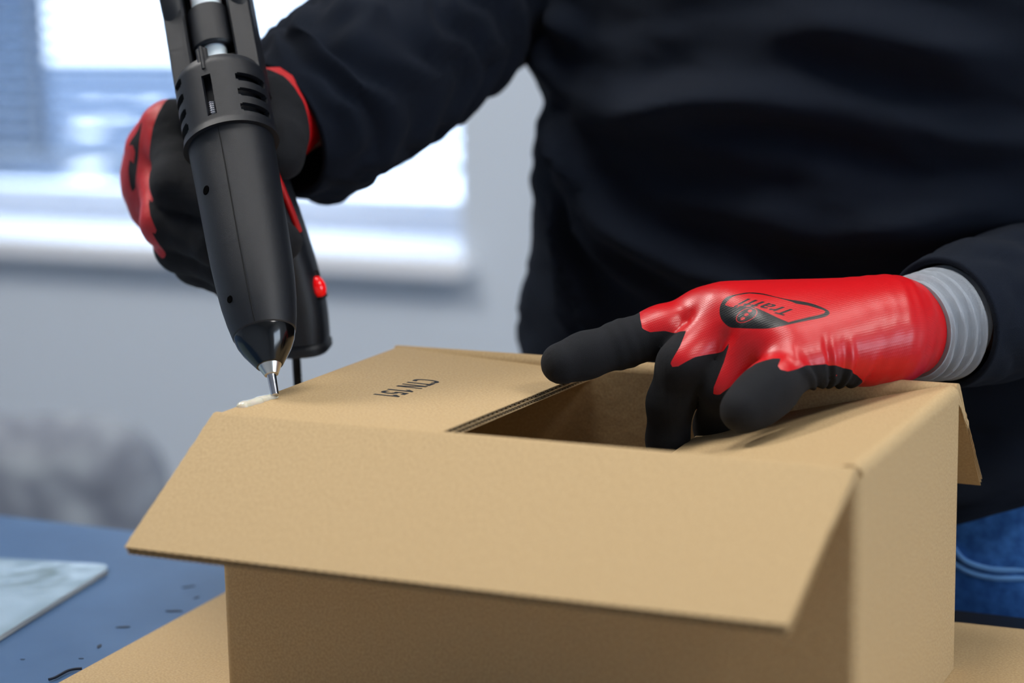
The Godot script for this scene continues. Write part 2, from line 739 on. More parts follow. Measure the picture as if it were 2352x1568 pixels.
const WX0 := -2.9      # window opening
const WX1 := -0.948
const WY0 := 0.845
const WY1 := 2.15
const WZ := -1.75      # inner face of the window wall
func room() -> void:
	var m := MB.new()
	m.box(Vector3(-0.5, -0.05, 0.4), Vector3(6.4, 0.1, 5.2))
	struct("floor", m.mesh(), M.floor_vinyl)
	m = MB.new()
	m.box(Vector3(-0.5, 2.75, 0.4), Vector3(6.4, 0.1, 5.2))
	struct("ceiling", m.mesh(), M.ceiling_paint)
	m = MB.new()
	var t := 0.28
	m.box(Vector3((WX0 - 3.7) / 2.0, 1.35, WZ - t / 2), Vector3(WX0 + 3.7, 2.7, t))
	m.box(Vector3((WX1 + 2.7) / 2.0, 1.35, WZ - t / 2), Vector3(2.7 - WX1, 2.7, t))
	m.box(Vector3((WX0 + WX1) / 2.0, WY0 / 2.0 - 0.012, WZ - t / 2), Vector3(WX1 - WX0, WY0 - 0.024, t))
	m.box(Vector3((WX0 + WX1) / 2.0, (2.7 + WY1) / 2.0, WZ - t / 2), Vector3(WX1 - WX0, 2.7 - WY1, t))
	struct("wall_back", m.mesh(), M.wall_paint)
	m = MB.new()
	m.box(Vector3(-3.6, 1.35, 0.45), Vector3(0.2, 2.7, 4.4))
	struct("wall_left", m.mesh(), M.wall_paint)
	m = MB.new()
	var sz0 := -0.25
	var sz1 := 1.15
	m.box(Vector3(2.6, 0.5, 0.45), Vector3(0.2, 1.0, 4.4))
	m.box(Vector3(2.6, 2.3, 0.45), Vector3(0.2, 0.8, 4.4))
	m.box(Vector3(2.6, 1.45, (sz0 - 1.75) / 2), Vector3(0.2, 0.9, sz0 + 1.75))
	m.box(Vector3(2.6, 1.45, (sz1 + 2.65) / 2), Vector3(0.2, 0.9, 2.65 - sz1))
	struct("wall_right", m.mesh(), M.wall_paint)
	var w2 := Node3D.new()
	w2.name = "window_2"
	add_child(w2)
	tag(w2, "white framed window in the side wall on the worker's left", "window", "", "structure")
	m = MB.new()
	for b in [[sz0, sz0 + 0.05, 1.0, 1.9], [sz1 - 0.05, sz1, 1.0, 1.9], [sz0 + 0.05, sz1 - 0.05, 1.0, 1.05], [sz0 + 0.05, sz1 - 0.05, 1.85, 1.9]]:
		m.box(Vector3(2.64, (b[2] + b[3]) / 2, (b[0] + b[1]) / 2), Vector3(0.06, b[3] - b[2], b[1] - b[0]), 0.004)
	part("window_frame", m.mesh(), M.white_pvc, w2)
	m = MB.new()
	m.box(Vector3(2.64, 1.45, (sz0 + sz1) / 2), Vector3(0.004, 0.81, sz1 - sz0 - 0.09))
	part("pane", m.mesh(), M.glass, w2)
	m = MB.new()
	m.box(Vector3(-0.5, 1.35, 2.75), Vector3(6.4, 2.7, 0.2))
	struct("wall_front", m.mesh(), M.wall_paint)
	m = MB.new()
	m.box(Vector3(0.0, 0.05, WZ + 0.008), Vector3(5.0, 0.1, 0.016), 0.003)
	struct("baseboard_back", m.mesh(), M.white_pvc)

	# window: frame, mullion and panes, with its sill board
	var w := Node3D.new()
	w.name = "window_1"
	add_child(w)
	tag(w, "white plastic window behind the lowered venetian blind", "window", "", "structure")
	var zf := -1.955
	m = MB.new()
	for b in [[WX0, WX0 + 0.06, WY0, WY1], [WX1 - 0.055, WX1, WY0, WY1], [WX0 + 0.06, WX1 - 0.055, WY0, WY0 + 0.056], [WX0 + 0.06, WX1 - 0.055, WY1 - 0.06, WY1]]:
		m.box(Vector3((b[0] + b[1]) / 2, (b[2] + b[3]) / 2, zf - 0.03), Vector3(b[1] - b[0], b[3] - b[2], 0.06), 0.004)
	part("window_frame", m.mesh(), M.white_pvc, w)
	m = MB.new()
	m.box(Vector3((WX0 + WX1) / 2, (WY0 + WY1) / 2, zf - 0.03), Vector3(WX1 - WX0 - 0.1, WY1 - WY0 - 0.1, 0.004))
	part("pane", m.mesh(), M.glass, w)
	m = MB.new()
	m.box(Vector3((WX0 + WX1) / 2 + 0.0, WY0 - 0.0125, -1.83), Vector3(WX1 - WX0 + 0.04, 0.025, 0.24), 0.003)
	m.box(Vector3((WX0 + WX1) / 2 + 0.0, WY0 - 0.0135, -1.712), Vector3(WX1 - WX0 + 0.04, 0.031, 0.012), 0.004)
	part("window_sill", m.mesh(), M.sill_white, w)

	# venetian blind: every slat on its own
	var bl := thing("venetian_blind", "pale grey venetian blind lowered over the window, slats tilted open", "blind", Vector3((WX0 + WX1) / 2, WY1, -1.86))
	m = MB.new()
	var bw := WX1 - WX0 - 0.03
	m.box(Vector3(0, -0.02, 0), Vector3(bw, 0.035, 0.04), 0.003)
	part("head_rail", m.mesh(), M.slat_white, bl)
	m = MB.new()
	m.box(Vector3(0, -(WY1 - TY - 0.0625), 0), Vector3(bw, 0.012, 0.026), 0.003)
	part("bottom_rail", m.mesh(), M.slat_white, bl)
	m = MB.new()
	var tilt := deg_to_rad(-22.0)
	var arc := PackedVector2Array()
	for i in 7:
		var s := (i - 3.0) / 3.0
		arc.append(Vector2(s * 0.0125, 0.0018 * (1.0 - s * s)))
	for i in 7:
		var s := (3.0 - i) / 3.0
		arc.append(Vector2(s * 0.0125, 0.0018 * (1.0 - s * s) - 0.0004))
	var ax := Basis(Vector3(0, 0, 1), Vector3(0, 1, 0), Vector3(1, 0, 0)) * Basis(Vector3(0, 0, 1), -tilt)
	m.prism(Vector3(-bw / 2, 0, 0), ax, arc, bw)
	var slat := m.mesh(30.0)
	var y := -0.06
	while y > -(WY1 - TY - 0.078):
		part("slat", slat, M.slat_white, bl).position = Vector3(0, y, 0)
		y -= 0.0238
	m = MB.new()
	m.box(Vector3.ZERO, Vector3(0.011, WY1 - TY - 0.09, 0.0008))
	var cord := m.mesh()
	for x in [-0.62, 0.148, 0.80]:
		for z in [0.0140, -0.0140]:
			part("ladder_tape", cord, M.slat_white, bl).position = Vector3(x, -(WY1 - TY - 0.0625) / 2 - 0.015, z)

func outdoors() -> void:
	var m := MB.new()
	m.box(Vector3(-12, -0.25, -22), Vector3(70, 0.2, 40))
	var g := struct("ground", m.mesh(), M.asphalt, "grey paved yard outside the window", "ground")
	m = MB.new()
	m.box(Vector3.ZERO, Vector3(0.20, 0.01, 0.60), 0.002)
	var dash := m.mesh()
	for p in [[203, 392], [202, 300], [205, 252], [272, 255], [345, 250]]:
		var q := ony(p[0], p[1], -TY - 0.14)
		var o := part("white_marking", dash, M.white_render, g)
		o.position = q
		o.rotation.y = 0.44
	# white-rendered building that closes the yard, and a blue-grey one at its left
	var b := thing("white_building", "overexposed white rendered building across the yard, seen through the blind", "building", Vector3(-13.5, -0.15, -24))
	m = MB.new()
	m.box(Vector3(4, 3.0, -2), Vector3(26, 6.0, 4), 0.05)
	part("wall", m.mesh(), M.white_render, b)
	m = MB.new()
	m.box(Vector3(4, 6.1, -2), Vector3(26.6, 0.25, 4.6), 0.05)
	part("roof", m.mesh(), M.blue_render, b)
	for k in 5:
		m = MB.new()
		m.box(Vector3(-6.0 + k * 5.0, 3.6, 0.0), Vector3(1.4, 1.3, 0.12), 0.03)
		part("window", m.mesh(), M.blue_render, b)
	var k0 := ony(640, 470, -TY - 0.14)
	var gb := thing("white_garage", "overexposed white garage block outside, seen past the sleeve under the blind", "building", Vector3(k0.x, -0.15, k0.z))
	gb.rotation.y = 0.44
	m = MB.new()
	m.box(Vector3(1.6, 1.3, -1.5), Vector3(3.2, 2.6, 3.0), 0.03)
	part("wall", m.mesh(), M.white_render, gb)
	m = MB.new()
	m.box(Vector3(1.6, 2.66, -1.5), Vector3(3.4, 0.12, 3.2), 0.02)
	part("roof", m.mesh(), M.white_render, gb)
	m = MB.new()
	m.box(Vector3(1.6, 1.05, 0.01), Vector3(2.2, 2.1, 0.05), 0.01)
	part("garage_door", m.mesh(), M.white_pvc, gb)
	var c := thing("blue_grey_building", "blue-grey building close outside the left part of the window", "building", Vector3(onz(120, 180, -12.0).x - 0.3, -0.15, -9.0))
	m = MB.new()
	m.box(Vector3(-1.9, 2.2, -1.5), Vector3(4.4, 4.4, 3.0), 0.05)
	part("wall", m.mesh(), M.blue_render, c)
	m = MB.new()
	m.box(Vector3(-1.9, 4.5, -1.5), Vector3(4.8, 0.2, 3.4), 0.03)
	part("roof", m.mesh(), M.asphalt, c)

# ------------------------------------------------------------------ workbench and what lies on it
func workbench() -> void:
	var o := Vector3(-0.16, 0.0, -0.1665)
	var t := thing("workbench", "blue-grey laminate workbench with a dark edge carrying the carton", "workbench", o)
	var m := MB.new()
	m.box(Vector3(0.0, TY - 0.016, 0.36), Vector3(1.9, 0.032, 0.72), 0.0015)
	part("bench_top", m.mesh(), M.bench_laminate, t)
	m = MB.new()
	m.box(Vector3(0.0, TY - 0.017, -0.0015), Vector3(1.9, 0.030, 0.003), 0.0008)
	part("edge_band", m.mesh(), M.bench_edge, t)
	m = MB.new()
	m.box(Vector3(0.60, TY - 0.015, -0.0215), Vector3(0.70, 0.026, 0.037), 0.003)  # added strip, black in place of the shade between bench and jeans
	part("edge_rail", m.mesh(), M.bench_edge, t, "black strip added for the shade beyond the far edge")
	for x in [-0.88, 0.88]:
		for z in [0.06, 0.66]:
			m = MB.new()
			m.box(Vector3(x, (TY - 0.032) / 2, z), Vector3(0.045, TY - 0.032, 0.045), 0.004)
			part("leg", m.mesh(), M.bench_steel, t)
	m = MB.new()
	for z in [0.06, 0.66]:
		m.box(Vector3(0, TY - 0.055, z), Vector3(1.715, 0.045, 0.03), 0.003)
	for x in [-0.88, 0.88]:
		m.box(Vector3(x, TY - 0.055, 0.36), Vector3(0.03, 0.045, 0.555), 0.003)
	part("frame_rail", m.mesh(), M.bench_steel, t)
	var rng := RandomNumberGenerator.new()
	rng.seed = 4
	for p in [[228, 1484, 7, 2.0, 2.0], [400, 1403, 9, 2.2, 0.3], [282, 1440, 8, 2.4, 0.5], [432, 1347, 7, 2.5, 0.9], [186, 1512, 3, 2.0, 0.3], [52, 1514, 3, 2.0, 0.2], [452, 1372, 5, 2.0, 1.4]]:
		m = MB.new()
		var q := PackedVector2Array()
		for i in 9:
			var a := TAU * i / 9.0
			var l: float = p[2] * 0.00024 * rng.randf_range(0.7, 1.2)
			q.append(Vector2(cos(a) * l * p[3], sin(a) * l * 0.8).rotated(p[4]))
		m.prism(ony(p[0], p[1], 0.00005) - o, Basis(Vector3(1, 0, 0), Vector3(0, 0, -1), Vector3(0, 1, 0)), q, 0.0002)
		var s := part("scuff", m.mesh(), M.dark_scuff, t)
		s.transform = t.transform.affine_inverse() * Transform3D(Basis.IDENTITY, o)

func bench_things() -> void:
	# flat sheet of board under the carton
	var m := MB.new()
	var q := PackedVector2Array()
	for p in [[478, 1380], [420, 1402], [130, 1578], [40, 1640]]:
		var w := ony(p[0], p[1], 0.0)
		q.append(Vector2(w.x, -w.z))
	q = PackedVector2Array([Vector2(-0.272, 0.053), Vector2(-0.262, -0.10), Vector2(-0.255, -0.26), Vector2(0.36, -0.26), Vector2(0.40, 0.185), Vector2(0.145, 0.178), Vector2(-0.14, 0.168), Vector2(-0.205, 0.158), Vector2(-0.225, 0.112)])
	var e := PackedVector2Array()
	for p in [[470, 1386], [300, 1478], [135, 1568]]:
		var w := ony(p[0], p[1], 0.003)
		e.append(Vector2(w.x, -w.z))
	var dirn := (e[2] - e[0]).normalized()
	var c0 := ony(2204, 1430, 0.003)
	var c1 := ony(2352, 1443, 0.003)
	var back := Vector2(c1.x - c0.x, -(c1.z - c0.z)).normalized()
	var bl := Vector2(c0.x, -c0.z) - back * 0.36
	var hit = Geometry2D.line_intersects_line(e[0], -dirn, bl, back)
	q = PackedVector2Array([hit, e[0] + dirn * 0.01, e[2] + dirn * 0.25, e[2] + dirn * 0.25 + Vector2(0.75, 0.02), Vector2(0.45, -c0.z + 0.01), bl + back * 0.36, bl + back * 0.2])
	m.prism(Vector3(0, TY + 0.0004, 0), Basis(Vector3(1, 0, 0), Vector3(0, 0, -1), Vector3(0, 1, 0)), q, 0.0028)
	tag(part("cardboard_sheet", m.mesh(), M.cardboard, self), "flat brown cardboard sheet lying on the blue bench under the open carton", "cardboard sheet")

	# glossy film-wrapped panel
	var corner := ony(262, 1293, 0.004)
	var b0 := ony(0, 1278, 0.004)
	var r1 := ony(0, 1456, 0.004)
	var ux := (corner - b0).normalized()
	var uz := (r1 - corner).normalized()
	var t := thing("wrapped_panel", "glossy film-wrapped pale panel with rounded corner on the bench left of the carton", "panel", Vector3(corner.x, TY, corner.z))
	m = MB.new()
	var n := 64
	var lx := 0.34
	var lz := 0.30
	var rad := 0.012
	var nz := FastNoiseLite.new()
	nz.seed = 12
	nz.frequency = 1.0
	var grid := []
	for j in n + 1:
		for i in n + 1:
			var x := lx * i / n
			var z := lz * j / n
			# round the seen corner
			var cx := maxf(rad - x, 0.0)
			var cz := maxf(rad - z, 0.0)
			if cx > 0.0 and cz > 0.0:
				var k := maxf(cx, cz) / maxf(Vector2(cx, cz).length(), 1e-6)
				x = rad - cx * k
				z = rad - cz * k
			var edge := clampf(minf(minf(x, z), minf(lx - x, lz - z)) / 0.006, 0.0, 1.0)
			var h := 0.0031 + 0.0006 * edge + edge * (0.00028 * nz.get_noise_2d(x * 20.0 + z * 12.0, z * 34.0) + (0.00004 + 0.003 * exp(-pow((x - 0.030) / 0.022, 2.0) - pow((z - 0.040) / 0.032, 2.0))) * nz.get_noise_2d(x * 90.0 + z * 40.0, z * 110.0 + 40.0))
			grid.append(Vector3(corner.x, TY, corner.z) - ux * x + uz * z + Vector3(0, h, 0))
	var sheet := MB.new()
	for p in grid:
		sheet.add(p)
	for j in n:
		for i in n:
			var a := j * (n + 1) + i
			sheet.quad(a, a + 1, a + n + 2, a + n + 1)
	var up := 0.0
	for k in range(0, 30, 3):
		up += (sheet.v[sheet.t[k + 1]] - sheet.v[sheet.t[k]]).cross(sheet.v[sheet.t[k + 2]] - sheet.v[sheet.t[k]]).y
	if up < 0.0:
		for k in range(0, sheet.t.size(), 3):
			var s := sheet.t[k + 1]
			sheet.t[k + 1] = sheet.t[k + 2]
			sheet.t[k + 2] = s
	part("film", sheet.smooth_mesh(t.position), M.film, t)
	var rim := PackedVector3Array()
	for i in n + 1:
		rim.append(grid[n - i])
	for j in range(1, n + 1):
		rim.append(grid[j * (n + 1)])
	for i in range(1, n + 1):
		rim.append(grid[n * (n + 1) + i])
	for j in range(1, n):
		rim.append(grid[(n - j) * (n + 1) + n])
	var low := PackedVector3Array()
	var mid := PackedVector3Array()
	var top := PackedVector3Array()
	for p in rim:
		low.append(Vector3(p.x, TY + 0.0003, p.z))
		mid.append(Vector3(p.x, TY + 0.0031, p.z))
		top.append(Vector3(p.x, TY + 0.0034, p.z))
	m = MB.new()
	m.loft([low, mid], true, false)
	part("edge", m.mesh(40.0, t.position), M.film_edge, t)

	# curled dark strand at the sheet's edge
	m = MB.new()
	var pts := []
	for p in [[112, 1560], [125, 1556], [140, 1548], [155, 1540], [172, 1536], [188, 1535]]:
		pts.append(ony(p[0], p[1], 0.0012))
	m.tube(curve(pts, 4), range(21).map(func(i): return 0.0008), 8)
	tag(part("plastic_strand", m.mesh(), M.dark_scuff, self), "thin dark strand on the bench beside the cardboard sheet's left edge", "strand")

	# chair behind the bench
	chair()

func chair() -> void:
	var p := onz(120, 1060, -1.0)
	var t := thing("office_chair", "mottled grey upholstered chair, blurred, behind the blue bench under the window", "chair", Vector3(p.x - 0.125, 0.0, p.z))
	t.rotation.y = 0.45
	var m := MB.new()
	var rings := []
	# backrest: rounded slab, y from 0.42 to its top
	var top := 0.738
	for k in 15:
		var a := PI * k / 14.0
		var zz := cos(a) * 0.055
		var inset := 0.055 * (1.0 - sin(a))
		var r := PackedVector3Array()
		var hw := 0.24 - inset
		var y0 := 0.36 + inset
		var y1 := top - inset
		var rr := 0.10
		for c in [[hw - rr, y1 - rr, 0.0], [-hw + rr, y1 - rr, 90.0], [-hw + rr, y0 + rr, 180.0], [hw - rr, y0 + rr, 270.0]]:
			for i in 8:
				var b := deg_to_rad(c[2] + 90.0 * i / 7.0)
				r.append(Vector3(c[0] + cos(b) * rr, c[1] + sin(b) * rr, zz - 0.02 * pow((c[0] + cos(b) * rr) / 0.24, 2)))
		rings.append(r)
	m.loft(rings)
	part("backrest", m.mesh(60.0), M.chair_fabric, t)
	m = MB.new()
	m.box(Vector3(0, 0.45, 0.27), Vector3(0.48, 0.09, 0.46), 0.03)
	part("seat", m.mesh(50.0), M.chair_fabric, t)
	m = MB.new()
	m.lathe(Vector3(0, 0, 0.27), Basis.IDENTITY, [[0.07, 0.03], [0.25, 0.03], [0.25, 0.02], [0.41, 0.02]], 20)
	part("gas_post", m.mesh(), M.gun_dark, t)
	for k in 5:
		var a := TAU * k / 5.0 + 0.2
		var d := Vector3(cos(a), 0, sin(a))
		m = MB.new()
		m.tube([Vector3(0, 0.10, 0.27) + d * 0.02, Vector3(0, 0.07, 0.27) + d * 0.27], [0.02, 0.013], 10)
		part("leg", m.mesh(), M.gun_dark, t)
		m = MB.new()
		m.lathe(Vector3(0, 0.03, 0.27) + d * 0.27 - d.cross(Vector3.UP) * 0.012, Basis(d, d.cross(Vector3.UP), Vector3.UP), [[0.0, 0.024], [0.004, 0.03], [0.02, 0.03], [0.024, 0.024]], 18)
		part("caster", m.mesh(), M.gun_dark, t)

# ------------------------------------------------------------------ carton
const T := 0.0047      # thickness of the double-wall board
# point of a flap's board: fold frame b (x along the fold, y up, z outwards from the wall), v metres out, w across the thickness
func flap_point(o: Vector3, b: Basis, u: float, v: float, w: float, droop: float) -> Vector3:
	var rc := T / 2 + 0.0008
	var total := deg_to_rad(90.0 + droop)
	var arc := rc * total
	var a := minf(v / rc, total)
	# centre of the bend lies outwards of the wall's middle
	var p := Vector2(rc - cos(a) * rc, sin(a) * rc - rc - T / 2)
	var n := Vector2(-cos(a), sin(a))
	if v > arc:
		p += Vector2(sin(a), cos(a)) * (v - arc)
	p += n * w
	return o + b * Vector3(u, p.y, p.x)

func flap(parent: Node3D, called: String, o: Vector3, b: Basis, length: float, deep0: float, deep1: float, droop0: float, droop1: float, sd: int) -> MeshInstance3D:
	var rng := RandomNumberGenerator.new()
	rng.seed = sd
	var rc := T / 2 + 0.0008
	var m := MB.new()
	var nv := 40
	var rag0 := []
	var rag1 := []
	for i in nv + 1:
		rag0.append(rng.randf_range(-0.0004, 0.0003))
		rag1.append(rng.randf_range(-0.0004, 0.0003))
	for layer in [[T / 2 - 0.0004, T / 2], [-0.0002, 0.0002], [-T / 2, -T / 2 + 0.0004]]:
		var rings := []
		for k in 13:
			var s := k / 12.0
			var droop := lerpf(droop0, droop1, s)
			var deep := lerpf(deep0, deep1, s)
			var arc := rc * deg_to_rad(90.0 + droop)
			var r := PackedVector3Array()
			for side in 2:
				for i in nv + 1:
					var n := i if side == 0 else nv - i
					var v: float = arc * n / 10.0 if n <= 10 else lerpf(arc, arc + deep, (n - 10.0) / (nv - 10.0))
					var u := (s - 0.5) * length
					if k == 0:
						u += rag0[n]
					if k == 12:
						u += rag1[n]
					r.append(flap_point(o, b, u, v, layer[1 - side], droop))
			rings.append(r)
		m.loft(rings)
	var f := part(called, m.mesh(40.0, parent.position), M.cardboard, parent)
	# the two wavy papers between the liners
	for layer in [[T / 4, 0.0052], [-T / 4, 0.0036]]:
		m = MB.new()
		var pitch: float = layer[1]
		var n := int(length / pitch * 8.0)
		var rings := []
		for k in n + 1:
			var s := float(k) / n
			var droop := lerpf(droop0, droop1, s)
			var arc := rc * deg_to_rad(90.0 + droop)
			var u := (s - 0.5) * (length - 0.0006)
			var w: float = layer[0] + sin(TAU * u / pitch) * (T / 4 - 0.0005)
			var r := PackedVector3Array()
			var v1 := arc + lerpf(deep0, deep1, s) - 0.0003
			for q in [[arc, 0.00024], [v1, 0.00024], [v1, -0.00024], [arc, -0.00024]]:
				r.append(flap_point(o, b, u, q[0], w + q[1], droop))
			rings.append(r)
		m.loft(rings)
		part("fluting", m.mesh(50.0, parent.position), M.cardboard_core, f)
	return f

func carton() -> void:
	var t := thing("cardboard_carton", "open brown corrugated carton with folded flaps being glued on the workbench", "carton", Vector3(0, TY + 0.0034, 0))
	var o := t.position
	var h := BH - 0.0034
	var rc := T / 2 + 0.0008
	var top := h - rc - T / 2 + 0.0002
	# four wall panels, mitred at rounded corners
	var ro := 0.0055
	var names := ["front_panel", "side_panel", "back_panel", "side_panel"]
	for k in 4:
		var ang := -PI / 2 * k
		var b := Basis(Vector3.UP, -ang)
		var half := (BW if k % 2 == 0 else BD) / 2
		var out := (BD if k % 2 == 0 else BW) / 2
		var path := []
		for i in 6:
			var a := deg_to_rad(45.0 - 9.0 * i)
			path.append([Vector2(-half + ro - sin(a) * ro, out - ro + cos(a) * ro), Vector2(-sin(a), cos(a))])
		for i in 6:
			var a := deg_to_rad(9.0 * i)
			path.append([Vector2(half - ro + sin(a) * ro, out - ro + cos(a) * ro), Vector2(sin(a), cos(a))])
		var rings := []
		for p in path:
			var q := PackedVector3Array()
			var inn: Vector2 = p[0] - p[1] * T
			for w in [[p[0], 0.0], [p[0], top], [inn, top], [inn, 0.0]]:
				q.append(b * Vector3(w[0].x, w[1], w[0].y))
			rings.append(q)
		var m := MB.new()
		m.loft(rings)
		part(names[k], m.mesh(35.0), M.cardboard, t)
	var m := MB.new()
	m.box(Vector3(0, 0.0022, 0), Vector3(BW - 2 * T - 0.002, 0.004, BD - 2 * T - 0.002))
	part("bottom_panel", m.mesh(), M.cardboard, t)
	var hi := o + Vector3(0, h, 0)
	# front and back flaps fold outwards, the two side flaps inwards
	flap(t, "front_flap", hi + Vector3(0, 0, BD / 2 - T / 2), Basis(Vector3(1, 0, 0), Vector3.UP, Vector3(0, 0, 1)), BW - 0.004, 0.091, 0.1015, 31.0, 24.0, 1)
	flap(t, "back_flap", hi + Vector3(0, 0, -BD / 2 + T / 2), Basis(Vector3(-1, 0, 0), Vector3.UP, Vector3(0, 0, -1)), BW - 0.004, 0.084, 0.084, 48.0, 46.0, 2)
	var lf := flap(t, "side_flap", hi + Vector3(-BW / 2 + T / 2, -0.0004, 0), Basis(Vector3(0, 0, -1), Vector3.UP, Vector3(1, 0, 0)), BD - 0.0042, 0.1205, 0.1205, 0.3, 2.8, 3)
	flap(t, "side_flap", hi + Vector3(BW / 2 - T / 2, 0, 0), Basis(Vector3(0, 0, 1), Vector3.UP, Vector3(-1, 0, 0)), BD - 0.009, 0.130, 0.130, 13.5, 15.7, 4)
	# lettering printed on the flap, laid on its surface letter outline by letter outline
	var tm := TextMesh.new()
	tm.text = "CTN 151"
	var sf := SystemFont.new()
	sf.font_names = PackedStringArray(["Droid Sans"])
	sf.font_weight = 700
	tm.font = sf
	tm.font_size = 48
	tm.pixel_size = 0.001
	tm.depth = 0.0
	tm.curve_step = 1.0
	var arr := tm.get_mesh_arrays()
	var box := tm.get_aabb()
	var lo := hi + Vector3(-BW / 2 + T / 2, -0.0004, 0)
	var fb := Basis(Vector3(0, 0, -1), Vector3.UP, Vector3(1, 0, 0))
	var mid := ony(937, 889, BH - 0.0016)
	m = MB.new()
	var flat := []
	for p in arr[Mesh.ARRAY_VERTEX]:
		var a: float = (p.x - box.position.x) / box.size.x - 0.5
		var b: float = (p.y - box.position.y) / box.size.y - 0.5
		var z := mid.z + a * 0.047
		var x := mid.x + b * 0.0150 - a * 0.0012
		flat.append([-(z - lo.z), x - lo.x])
	var ix: PackedInt32Array = arr[Mesh.ARRAY_INDEX]
	for side in 2:
		for q in flat:
			var s: float = q[0] / (BD - 0.0042) + 0.5
			var droop := lerpf(0.3, 2.8, s)
			m.add(flap_point(lo, fb, q[0], q[1] - rc + rc * deg_to_rad(90.0 + droop), T / 2 + 0.00005 + 0.00005 * side, droop) - o)
		for k in range(0, ix.size(), 3):
			var n: int = side * flat.size()
			if side == 0:
				m.tri(n + ix[k], n + ix[k + 1], n + ix[k + 2])
			else:
				m.tri(n + ix[k], n + ix[k + 2], n + ix[k + 1])
	var nn := PackedVector3Array()
	nn.resize(m.v.size())
	nn.fill(Vector3.UP)
	part("lettering", m.indexed(nn), M.print_ink, lf, "black printed lettering CTN 151")
	# bead of hot glue by the fold
	var f := Field.new()
	var e0 := ony(556, 932, BH)
	var e1 := ony(631, 910, BH)
	f.setup(Vector3(minf(e0.x, e1.x), e0.y, minf(e0.z, e1.z)) - Vector3.ONE * 0.007, Vector3(maxf(e0.x, e1.x), e0.y, maxf(e0.z, e1.z)) + Vector3.ONE * 0.007, 0.0006)
	var rng := RandomNumberGenerator.new()
	rng.seed = 9
	var path := curve([ony(556, 932, BH), ony(580, 925, BH), ony(606, 916, BH), ony(631, 910, BH)], 5)
	for i in path.size() - 1:
		var r := 0.0021 + rng.randf_range(-0.0003, 0.0006)
		f.bone(path[i] + Vector3(rng.randf_range(-0.0006, 0.0012), -0.0006, 0), path[i + 1] + Vector3(0, -0.0006, 0), r, r, 0.0012)
	tag(part("glue_bead", f.net().smooth_mesh(), M.glue_clear, self), "glossy off-white bead of hot glue on the carton flap under the nozzle", "glue")

